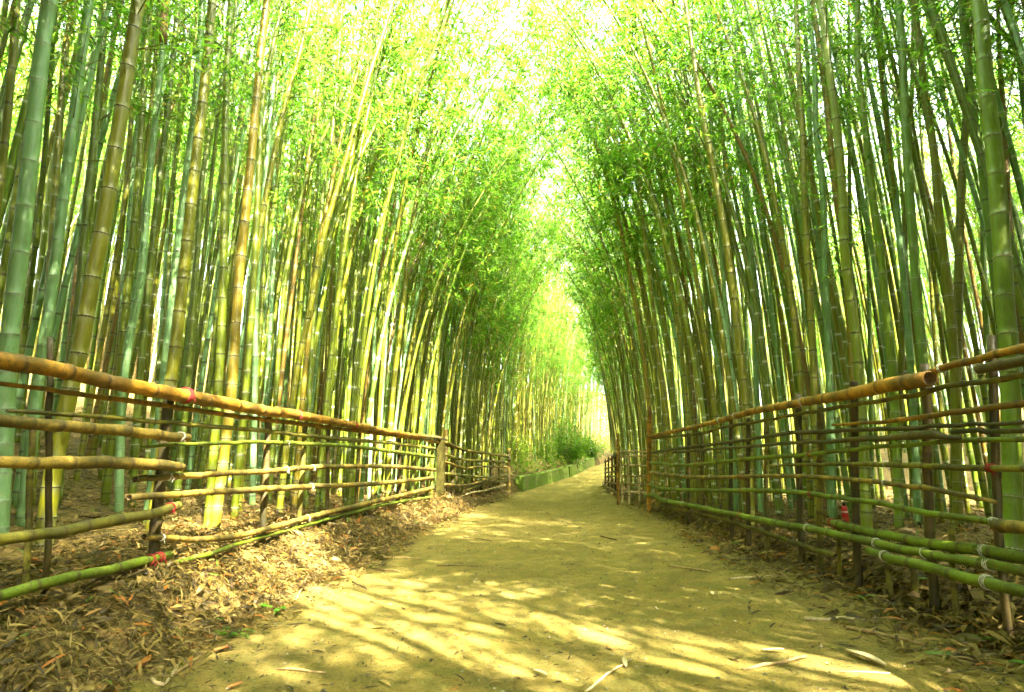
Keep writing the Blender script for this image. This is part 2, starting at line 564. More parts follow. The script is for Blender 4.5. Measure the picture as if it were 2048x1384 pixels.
def fence(name, loc, label, P0, P1, rails, posts, ties, group=None, sides=10):
    """rails: (colour, off, step, hollow, [(x,y,w)...]) as photo pixels on the fence's own upright plane, off metres behind it"""
    t = thing(name, loc, label, 'fence', group)
    P0, P1 = np.array(P0, float), np.array(P1, float)
    d = (P1 - P0) / np.linalg.norm(P1 - P0)
    nrm = np.array([d[1], -d[0], 0])
    if nrm @ (CAM - P0) > 0:
        nrm = -nrm                             # points away from the camera
    made = []
    for i, (col, off, step, hol, px) in enumerate(rails):
        pts, rad = [], []
        for x, y, w in px:
            p, dep = on_plane(x, y, P0 + nrm * off, nrm)
            pts.append(p)
            rad.append(max(.007, w * dep / FPX / 2 * .97))
        # carry on past the picture's edge with the same direction
        for end in (0, -1):
            if px[end][0] <= 2 or px[end][0] >= 2046:
                a, b = pts[end], pts[1 if end == 0 else -2]
                u = (a - b) / np.linalg.norm(a - b)
                u[2] *= .3
                u = (u[:2] @ d[:2]) * d + np.array([0, 0, u[2] * .4])
                q = [a + u * (.9 + .13 * i)]
                pts = q + pts if end == 0 else pts + q
                rad = [rad[0]] + rad if end == 0 else rad + [rad[-1]]
        pole('rail', t, np.array(pts), np.array(rad), RAIL_COL[col], step, sides, hol, seed=i * 13 + len(rails))
        made.append((np.array(pts), np.array(rad)))
    for i, (col, off, w, x0, y0, x1, y1) in enumerate(posts):
        a, dep = on_plane(x0, y0, P0 + nrm * off, nrm)
        b, dep2 = on_plane(x1, y1, P0 + nrm * off, nrm)
        lo = b.copy()
        lo[2] = min(b[2], float(ground_z(b[0], b[1]))) - .15
        P = np.array([lo, b * .7 + a * .3, b * .3 + a * .7, a])
        rad = w * (dep + dep2) / 2 / FPX / 2
        if col == 'square':
            hw, hd = rad, rad * .8
            vv = []
            for p in (lo, a):
                for sx, sy in ((-1, -1), (1, -1), (1, 1), (-1, 1)):
                    vv.append(p + np.array([sx * hw, sy * hd, 0]))
            vv.append(a + np.array([0, 0, .012]))
            q = [[0, 1, 5, 4], [1, 2, 6, 5], [2, 3, 7, 6], [3, 0, 4, 7], [3, 2, 1, 0]]
            tr = [[4, 5, 8], [5, 6, 8], [6, 7, 8], [7, 4, 8]]
            link('post', make_mesh('post', np.array(vv) - np.array(loc), [np.array(q), np.array(tr)], [M_WOOD], False), t)
        else:
            pole('post', t, P, np.full(4, rad), RAIL_COL[col], .22, 9, (0, .05), seed=i * 7 + 3)
    for i, (ri, x, y, col, loops) in enumerate(ties):
        pts, rad = made[ri]
        p, dep = on_plane(x, y, P0 + nrm * rails[ri][1], nrm)
        s = pts @ d
        o = np.argsort(s)
        q = np.array([np.interp(p @ d, s[o], pts[o, k]) for k in range(3)])
        rr = np.interp(p @ d, s[o], rad[o])
        j = int(np.clip(np.searchsorted(s[o], p @ d), 1, len(o) - 1))
        ax = pts[o][j] - pts[o][j - 1]
        twine(t, q, ax, rr, col, loops, i)
    return t


H = (.05, .05)
left_rails = [
    ('gold', 0, .30, (0, 0), [(0, 721, 38), (104, 737, 33), (213, 762, 30), (375, 792, 28), (520, 819.5, 22), (590, 829, 19), (700, 849, 14), (820, 870, 9), (848, 872, 8)]),
    ('gold', .05, .22, (0, 0), [(0, 766, 10), (156, 788, 11), (312, 808, 11), (427, 826, 10), (520, 838, 9), (700, 860, 8), (823, 876, 6), (876, 884, 6)]),
    ('olive', .05, .22, (.03, 0), [(14, 822, 8), (172, 832, 9), (297, 842, 9), (520, 861, 9), (705, 880, 8), (782, 886, 7), (870, 897, 6)]),
    ('tan', -.03, .21, (0, .03), [(0, 840, 26), (53, 846, 25), (213, 858.5, 23), (310, 869, 21), (376, 876, 18)]),
    ('green', .03, .25, (0, 0), [(284, 893, 6), (390, 888, 8), (520, 884.5, 8), (623, 888, 8), (705, 893, 8), (823, 908, 7), (867, 914, 6)]),
    ('tan', -.03, .19, (0, 0), [(0, 923.5, 25), (128, 924, 26), (213, 926, 25), (338, 931, 21), (366, 935, 16)]),
    ('tan', .0, .22, (.05, 0), [(270, 958.7, 13), (364, 952, 13), (520, 943, 11), (570, 940, 11), (645, 934, 10), (782, 933, 8), (870, 940, 7)]),
    ('tan', .0, .22, (.04, 0), [(258, 995, 14), (364, 988, 14), (480, 981.5, 13), (620, 973, 11), (754, 967, 9), (837, 959, 7), (866, 955, 7)]),
    ('olive', -.03, .19, (0, .04), [(0, 1079.5, 24), (122, 1063, 24), (214, 1044, 23), (306, 1028, 20), (357, 1011, 18)]),
    ('tan', .02, .24, (.05, 0), [(288, 1073, 12), (360, 1078, 12), (429, 1078, 12), (480, 1071, 12), (570, 1048, 12), (672, 1021, 11), (782, 996, 9), (864, 976, 8)]),
    ('green', -.03, .24, (0, .03), [(0, 1190, 23), (92, 1165, 22), (214, 1141, 20), (306, 1119, 18), (340, 1109, 15)]),
    ('green', .03, .26, (0, 0), [(292, 1136, 9), (350, 1126, 10), (429, 1105, 10), (480, 1086, 10), (612, 1050, 9), (700, 1026, 8), (782, 1006, 7), (864, 994, 6)]),
    ('dark', .02, .3, (0, 0), [(838, 872, 6), (878, 876, 8), (892, 880, 7)]),
]
left_posts = [
    ('dark', .09, 12, 101, 674, 95, 1190), ('olive', .07, 12, 66, 842, 47, 1252), ('dark', .08, 21, 340, 772, 297, 1200),
    ('dark', .07, 13, 536, 828, 528, 1050), ('olive', .07, 10, 612, 838, 598, 1035), ('dark', .06, 9, 657, 846, 655, 1020),
    ('olive', .06, 8, 720, 858, 712, 1016), ('dark', .06, 9, 799, 872, 797, 1000), ('square', .0, 15, 883, 880, 880, 1006),
    ('tan', .1, 8, 892, 858, 890, 1008),
]
left_ties = [(0, 371, 791, 'red', 4), (0, 594, 830, 'red', 2), (0, 708, 850, 'red', 3), (3, 360, 874, 'white', 2),
             (4, 575, 886, 'white', 1), (6, 572, 940, 'white', 1), (6, 625, 935, 'white', 1), (6, 337, 954, 'white', 2), (7, 621, 973, 'white', 1),
             (8, 340, 1017, 'red', 2), (9, 614, 1038, 'white', 1), (9, 322, 1076, 'white', 2), (10, 316, 1116, 'red', 4), (10, 300, 1120, 'red', 2)]
fence('bamboo_fence', (-2.3, 6.5, .2), 'left fence of golden and green bamboo poles tied with red twine, nearest to the camera', (-2.43, 2.57, 0), (-2.16, 11.3, 0),
      left_rails, left_posts, left_ties, 'bamboo fences lining the path', 12)

right_rails = [
    ('gold', 0, .26, (0, .05), [(1297, 873, 7), (1396, 852.5, 9), (1497, 825, 13), (1598, 805, 17), (1700, 788, 24), (1779, 769.5, 30), (1860, 757, 33)]),
    ('gold', .03, .24, (0, 0), [(1848, 749, 12), (1885, 736, 15), (1987, 709, 17), (2048, 697, 20)]),
    ('olive', .05, .24, (0, 0), [(1297, 877, 5), (1396, 868, 6), (1436, 857, 6), (1569, 834, 7), (1640, 821, 8), (1698, 811, 9), (1839, 788, 11), (1894, 772, 11), (2048, 751, 14)]),
    ('dark', .0, .2, (.04, 0), [(1957, 739, 19), (2005, 730, 22), (2048, 720, 24)]),
    ('gold', .03, .25, (0, 0), [(1665, 850, 5), (1779, 842, 9), (1871, 829.5, 12), (1964, 818, 14), (2048, 806, 15)]),
    ('dark', .03, .2, (0, 0), [(1297, 906, 5), (1367, 896, 6), (1482, 881, 7), (1569, 867, 8), (1640, 863, 9), (1779, 857, 9), (1894, 851.5, 9), (2048, 843, 9)]),
    ('dark', .0, .2, (0, 0), [(1346, 904.5, 5), (1482, 894, 6), (1569, 887, 7), (1640, 884, 8), (1700, 880, 10), (1779, 876, 13), (1825, 871, 18), (1871, 870, 18), (1895, 873, 11), (1920, 876, 6)]),
    ('dark', .03, .22, (0, 0), [(1905, 864, 10), (1964, 862, 11), (2048, 860, 12)]),
    ('green', .02, .26, (0, 0), [(1297, 925, 6), (1367, 930.5, 7), (1482, 919, 8), (1618, 909, 9), (1732, 896, 9), (1839, 889, 9), (1917, 881.6, 11), (2048, 877, 12)]),
    ('olive', .03, .22, (0, 0), [(1534, 932, 4), (1641, 928, 7), (1779, 929, 11), (1917, 935, 13), (2048, 937, 15)]),
    ('tan', .0, .2, (0, 0), [(1297, 945, 6), (1375, 953.6, 8), (1482, 953.6, 8), (1569, 951, 8), (1641, 955, 9), (1700, 959, 10), (1774, 967, 10), (1875, 980, 11), (1942, 994, 11), (1992, 1004, 8)]),
    ('green', .0, .26, (0, 0), [(1300, 968, 6), (1323, 977, 7), (1424, 981, 8), (1526, 981, 9), (1612, 987, 10), (1740, 1004, 11), (1858, 1025.6, 13), (1992, 1044, 13)]),
    ('tan', -.02, .2, (.04, 0), [(1992, 1051, 26), (2020, 1052, 27), (2048, 1054, 27)]),
    ('green', .0, .26, (0, 0), [(1291, 990, 8), (1309, 991, 9), (1323, 1000, 10), (1396, 1014, 10), (1482, 1032, 12), (1569, 1049, 14), (1641, 1062, 15), (1757, 1087.6, 17), (1858, 1108, 18), (1975, 1129.5, 20), (2048, 1143, 22)]),
    ('olive', .03, .24, (0, .03), [(1320, 1011, 5), (1410, 1030, 6), (1465, 1045, 7), (1540, 1068, 9), (1598, 1088, 10), (1672, 1112, 11)]),
    ('green', .05, .24, (0, 0), [(1657, 1044, 14), (1740, 1064, 18), (1858, 1086, 21), (1975, 1104, 24), (2048, 1116, 26)]),
    ('green', -.05, .24, (0, 0), [(1737, 1101, 15), (1774, 1114.5, 19), (1875, 1139.6, 22), (1975, 1165, 25), (2048, 1183, 26)]),
]
right_posts = [
    ('gold', .0, 9, 1299, 815, 1297, 1012), ('dark', .07, 7, 1377, 872, 1377, 1030), ('olive', .07, 7, 1404, 868, 1405, 1035), ('dark', .07, 8, 1462, 828, 1461, 1052),
    ('dark', .08, 9, 1497, 836, 1495, 1060), ('olive', .08, 9, 1533, 840, 1533, 1075), ('dark', .08, 12, 1597, 788, 1600, 1108), ('olive', .09, 12, 1640, 812, 1638, 1122),
    ('olive', .09, 9, 1679, 1040, 1677, 1136), ('dark', .08, 15, 1707, 762, 1713, 1155), ('olive', .07, 11, 1777, 1098, 1777, 1162), ('olive', .1, 13, 1824, 1070, 1828, 1162),
    ('dark', .08, 17, 1849, 727, 1862, 1182), ('olive', .08, 11, 1903, 1050, 1906, 1190), ('dark', .08, 16, 1983, 670, 2003, 1222),
]
right_ties = [(0, 1388, 855, 'white', 1), (0, 1440, 840, 'white', 3), (0, 1472, 832, 'white', 2), (0, 1607, 803, 'white', 2), (1, 1883, 737, 'white', 2), (3, 1956, 740, 'white', 1),
              (8, 1394, 928, 'red', 1), (8, 1486, 919, 'red', 1), (8, 1621, 908, 'red', 2), (9, 1772, 929, 'white', 1), (9, 1983, 936, 'red', 3), (10, 1319, 948, 'white', 1),
              (10, 1366, 952, 'white', 2), (10, 1422, 954, 'white', 2), (10, 1485, 953, 'red', 2), (10, 1770, 966, 'white', 2), (11, 1485, 981, 'red', 1), (11, 1622, 989, 'red', 2),
              (11, 1988, 1044, 'white', 3), (13, 1366, 1009, 'white', 1), (13, 1481, 1032, 'red', 1), (13, 1616, 1057, 'white', 2), (13, 1754, 1087, 'white', 2), (13, 1850, 1106, 'white', 1),
              (13, 1979, 1130, 'white', 3), (15, 1665, 1046, 'red', 3), (15, 1972, 1104, 'white', 3), (16, 1770, 1113, 'white', 2), (16, 1976, 1166, 'white', 3)]
fence('bamboo_fence', (1.95, 6, .2), 'right fence of curving bamboo poles tied with white twine, nearest to the camera', (2.07, 2.49, 0), (1.81, 10.06, 0),
      right_rails, right_posts, right_ties, 'bamboo fences lining the path', 12)

# far left fence, after the square post
b0, _ = on_plane(888, 1004, (-2.15, 11.9, 0), np.array([0, 1.0, 0]))
farl_rails = [
    ('tan', 0, .3, (0, 0), [(890, 884, 6), (930, 900, 5), (974, 907, 4.5), (1016, 913, 4)]), ('olive', .04, .3, (0, 0), [(890, 890, 5), (947, 903, 4), (1016, 910, 4)]),
    ('olive', 0, .3, (0, 0), [(890, 909, 6), (925, 919, 5), (974, 922, 4.5), (1016, 925, 4)]), ('tan', 0, .3, (0, 0), [(889, 923, 5), (930, 936, 4.5), (963, 933, 4), (1014, 934, 4)]),
    ('olive', 0, .3, (0, 0), [(889, 947, 6), (930, 951, 5), (982, 955, 4), (1014, 952, 4)]), ('tan', 0, .3, (0, 0), [(887, 969, 6), (925, 971, 5), (960, 964, 4.5), (1014, 949, 4)]),
    ('olive', .03, .3, (0, 0), [(933, 980, 5), (974, 965, 4.5), (1014, 962, 4)]), ('pale', 0, .3, (0, 0), [(887, 993, 5), (911, 996, 4.5), (941, 986, 4), (969, 981, 4), (1010, 970, 4)]),
]
farl_posts = [('dark', .05, 6, 905, 890, 904, 1000), ('olive', .05, 5, 925, 896, 924, 997), ('dark', .05, 5, 945, 900, 944, 994), ('olive', .05, 4, 964, 904, 963, 990),
              ('dark', .05, 5, 981, 906, 980, 986), ('olive', .05, 4, 998, 909, 998, 984), ('tan', .0, 6, 1018, 896, 1018, 982)]
fence('bamboo_fence', (-1.6, 14.5, .2), 'far left bamboo fence between square wooden post and mossy kerb wall', (-2.1, 11.9, 0), (-1.13, 17.6, 0),
      farl_rails, farl_posts, [(0, 1017, 913, 'white', 2)], 'bamboo fences lining the path', 8)

# the short cross fence beyond the right fence, and the far fence going on from it
cross_rails = [('pale', 0, .3, (0, 0), [(1228, 902.5, 4), (1294, 903.6, 4), (1400, 905, 4), (1470, 907, 4)]), ('pale', .03, .3, (0, 0), [(1233, 913, 4), (1294, 912, 5), (1390, 916, 4), (1460, 914, 4)]),
               ('pale', 0, .3, (0, 0), [(1234, 929.6, 4), (1294, 931.8, 4), (1400, 934, 4), (1472, 932, 4)]), ('tan', 0, .3, (0, 0), [(1234, 952, 4), (1294, 952, 4), (1400, 955, 4), (1470, 953, 4)]),
               ('tan', 0, .3, (0, 0), [(1240, 968.6, 4), (1294, 970.8, 4), (1400, 974, 4), (1468, 976, 4)]), ('pale', 0, .3, (0, 0), [(1242, 984, 4), (1281, 985, 4), (1400, 990, 4)])]
cross_posts = [('gold', .0, 6, 1236, 867, 1236, 1000), ('pale', -.04, 4, 1241, 900, 1245, 1001), ('pale', -.04, 4, 1256, 898, 1258, 1003), ('pale', -.04, 4, 1275, 900, 1279, 1004), ('pale', .04, 5, 1330, 900, 1330, 1000),
               ('tan', .04, 5, 1385, 900, 1384, 1000), ('pale', .04, 5, 1440, 900, 1441, 1000)]
fence('bamboo_fence', (2.2, 12.6, .2), 'short pale lattice fence standing across just beyond the right fence', (1.6, 12.6, 0), (4.2, 12.7, 0), cross_rails, cross_posts, [], 'bamboo fences lining the path', 8)
farr_rails = [('dark', 0, .3, (0, 0), [(1209, 925, 3), (1220, 918, 3), (1235, 909, 4)]), ('olive', 0, .3, (0, 0), [(1209, 937, 3), (1220, 935, 3), (1236, 929, 4)]), ('dark', .03, .3, (0, 0), [(1209, 946, 3), (1236, 942, 4)]),
              ('olive', 0, .3, (0, 0), [(1209, 953, 3), (1236, 952, 4)]), ('tan', 0, .3, (0, 0), [(1209, 964, 3), (1222, 965, 3), (1236, 968, 4)]), ('olive', 0, .3, (0, 0), [(1209, 976, 3), (1222, 977, 3), (1236, 989, 4)])]
farr_posts = [('dark', .04, 3, 1211, 918, 1211, 984), ('dark', .04, 3, 1217, 914, 1217, 987), ('dark', .04, 4, 1224, 910, 1224, 992), ('dark', .04, 4, 1231, 906, 1231, 996)]
fence('bamboo_fence', (1.85, 16, .15), 'dark far right bamboo fence running on from the pale lattice fence', (1.6, 12.7, 0), (1.98, 19.0, 0), farr_rails, farr_posts, [], 'bamboo fences lining the path', 8)

# ------------------------------------------------------------------ bamboo
def leaf_mesh(base, dirs, length, width, nrm, hue):
    """one folded lance-shaped leaf per row: 4 vertices, a bent kite"""
    side = np.cross(dirs, nrm)
    side /= np.linalg.norm(side, axis=1)[:, None] + 1e-9
    up = np.cross(side, dirs)
    m = base + dirs * (length * .42)[:, None] + up * (length * .05)[:, None]
    tip = base + dirs * length[:, None] - up * (length * .10)[:, None]
    l = m + side * (width / 2)[:, None]
    r = m - side * (width / 2)[:, None]
    n = len(base)
    V = np.stack([base, l, tip, r], 1).reshape(-1, 3)
    Q = np.arange(n * 4).reshape(n, 4)
    return V, Q, np.repeat(hue, 4)


def unit(a):
    return a / (np.linalg.norm(a, axis=-1, keepdims=True) + 1e-9)


def foliage(curve, rad, z_from, seed, dens=1.0, blen=1.0, face=None, leaf=.14):
    """branches and leaves along the upper part of a culm: one mesh, slots leaf and twig"""
    g = np.random.default_rng(seed)
    s = np.concatenate([[0], np.cumsum(np.linalg.norm(np.diff(curve, axis=0), axis=1))])
    L = s[-1]
    s0 = np.interp(z_from, curve[:, 2], s)
    T = unit(np.gradient(curve, axis=0))
    nodes = np.arange(s0, L - .1, .30)
    nb = np.maximum(1, np.round(g.uniform(1.2, 2.6, len(nodes)) * dens)).astype(int)
    st = np.repeat(nodes, nb) + g.normal(0, .02, nb.sum())
    st = np.clip(st, 0, L - .02)
    n = len(st)
    bp = np.stack([np.interp(st, s, curve[:, i]) for i in range(3)], 1)
    bt = unit(np.stack([np.interp(st, s, T[:, i]) for i in range(3)], 1))
    rel = (st - s0) / max(.1, L - s0)
    az = g.uniform(0, 2 * math.pi, n)
    if face is not None:
        az = np.where(g.random(n) < .3, face + g.normal(0, .8, n), az)
    out = np.stack([np.cos(az), np.sin(az), np.zeros(n)], 1)
    el = g.uniform(.25, .95, n)[:, None]
    bd = unit(out * np.cos(el) + bt * np.sin(el))
    bl = blen * g.uniform(.45, 1.25, n) * (1.15 - .75 * rel) * np.clip(.45 + rel * 3, 0, 1)
    nseg = 3
    mid = bp + bd * (bl * .55)[:, None] + np.array([0, 0, -.03])
    end = bp + bd * bl[:, None] + np.array([0, 0, -1.0]) * (bl ** 2 * .16)[:, None]
    # twig tubes: 3-sided, base - mid - end
    w = .0055 * blen
    sd = unit(np.cross(bd, [0, 0, 1.0]))
    up = np.cross(sd, bd)
    rings = []
    for c, rr in ((bp, w), (mid, w * .7), (end, w * .25)):
        for a in (0, 2.094, 4.189):
            rings.append(c + sd * math.cos(a) * rr + up * math.sin(a) * rr)
    TV = np.stack(rings, 1).reshape(-1, 3)
    base9 = np.arange(n)[:, None, None] * 9
    tq = np.array([[i * 3 + j, i * 3 + (j + 1) % 3, i * 3 + 3 + (j + 1) % 3, i * 3 + 3 + j] for i in (0, 1) for j in range(3)])
    TQ = (base9 + tq[None]).reshape(-1, 4)
    # leaf clusters along each branch
    nc = np.maximum(2, np.round(bl * 7 * dens + 1)).astype(int)
    bi = np.repeat(np.arange(n), nc)
    f = g.uniform(.3, 1.03, len(bi))
    cp = np.where((f < .55)[:, None], bp[bi] + (mid - bp)[bi] * (f / .55)[:, None], mid[bi] + (end - mid)[bi] * ((f - .55) / .45)[:, None])
    cd = unit(bd[bi] + g.normal(0, .55, (len(bi), 3)))
    cp = cp + cd * g.uniform(.02, .26, len(bi))[:, None]
    nl = g.integers(4, 8, len(bi))
    li = np.repeat(np.arange(len(bi)), nl)
    lp = cp[li] + g.normal(0, .035, (len(li), 3))
    ld = unit(cd[li] * .7 + g.normal(0, .55, (len(li), 3)) + np.array([0, 0, -.42]))
    ll = leaf * g.uniform(.6, 1.25, len(li))
    lw = ll * g.uniform(.11, .165, len(li))
    nr = unit(np.array([0, 0, 1.0]) + g.normal(0, .45, (len(li), 3)))
    hue = np.clip(g.beta(1.2, 1.3, len(li)) * .92 + np.repeat(g.normal(0, .10, len(bi)), nl), 0, .93)
    hue = np.where(g.random(len(li)) < .012, 1, hue)
    LV, LQ, LH = leaf_mesh(lp, ld, ll, lw, nr, hue)
    V = np.vstack([LV, TV])
    Q = np.vstack([LQ, TQ + len(LV)])
    mi = np.concatenate([np.zeros(len(LQ), int), np.ones(len(TQ), int)])
    return V, Q, mi, np.concatenate([LH, np.full(len(TV), .5)])


def foliage_mesh(name, *a, **k):
    V, Q, mi, h = foliage(*a, **k)
    return make_mesh(name, V, [Q], [M_LEAF, M_TWIG], False, {'hue': h}, mi)


def stem_geo(curve, r0, sides, internode, seed, rings=True):
    """tapering jointed cane along a curve; returns mesh arrays, the node stations"""
    g = np.random.default_rng(seed)
    s = np.concatenate([[0], np.cumsum(np.linalg.norm(np.diff(curve, axis=0), axis=1))])
    L = s[-1]
    st = []
    t = g.uniform(.08, .22)
    while t < L - .05:
        st.append(t)
        t += internode * (.55 + .6 * min(1, t / 2.2)) * g.uniform(.93, 1.07) * (1 if t < .75 * L else .8)
    st = np.array(st)
    keys = [(0, 1.05, 0, 0), (L, .9, 0, 0)]
    for q in st:
        keys += [(q - .065, .995, 0, 0), (q - .02, 1.0, 0, 1), (q - .006, 1.035, .9, .6), (q + .004, 1.07, 1, 0), (q + .016, .965, 0, .25), (q + .06, .985, 0, 0)]
    keys.sort()
    S = np.clip([k[0] for k in keys], 0, L)
    S = np.maximum.accumulate(S + np.arange(len(S)) * 1e-5)
    P = np.stack([np.interp(S, s, curve[:, i]) for i in range(3)], 1)
    rel = S / L
    R = r0 * (1 - .12 * rel - .80 * rel ** 2.6) * np.array([k[1] for k in keys])
    ring = np.array([k[2] for k in keys]) * (1 if rings else .25)
    bloom = np.array([k[3] for k in keys])
    V, Q, caps = tube(P, np.maximum(R, .0025), sides)
    stations = [(np.array([np.interp(q, s, curve[:, i]) for i in range(3)]), r0 * (1 - .12 * (q / L) - .8 * (q / L) ** 2.6), q) for q in st]
    return V, Q, caps, {'ring': np.repeat(ring, sides), 'bloom': np.repeat(bloom, sides)}, stations


CUL = {  # colour of the skin, and how powdery it is
    'blue': (.165, .305, .110, .2), 'blue2': (.20, .37, .15, .2), 'teal': (.11, .24, .06, .2), 'green': (.150, .192, .004, 0), 'dark': (.098, .136, .003, 0),
    'olive': (.170, .170, .004, 0), 'yellow': (.24, .18, .010, 0), 'brown': (.18, .110, .013, 0), 'bright': (.140, .220, .006, 0), 'tealg': (.120, .212, .026, 0),
}

# ring of a node, unit radius, a low swollen band
nv_, nq_, nc_ = tube(np.array([[0, 0, z] for z in (-.30, -.12, 0, .10, .30)]), np.array([1.0, 1.075, 1.05, 1.09, 1.0]), 14, False, False)
NODE_ME = make_mesh('node', nv_, [nq_], [M_NODE])

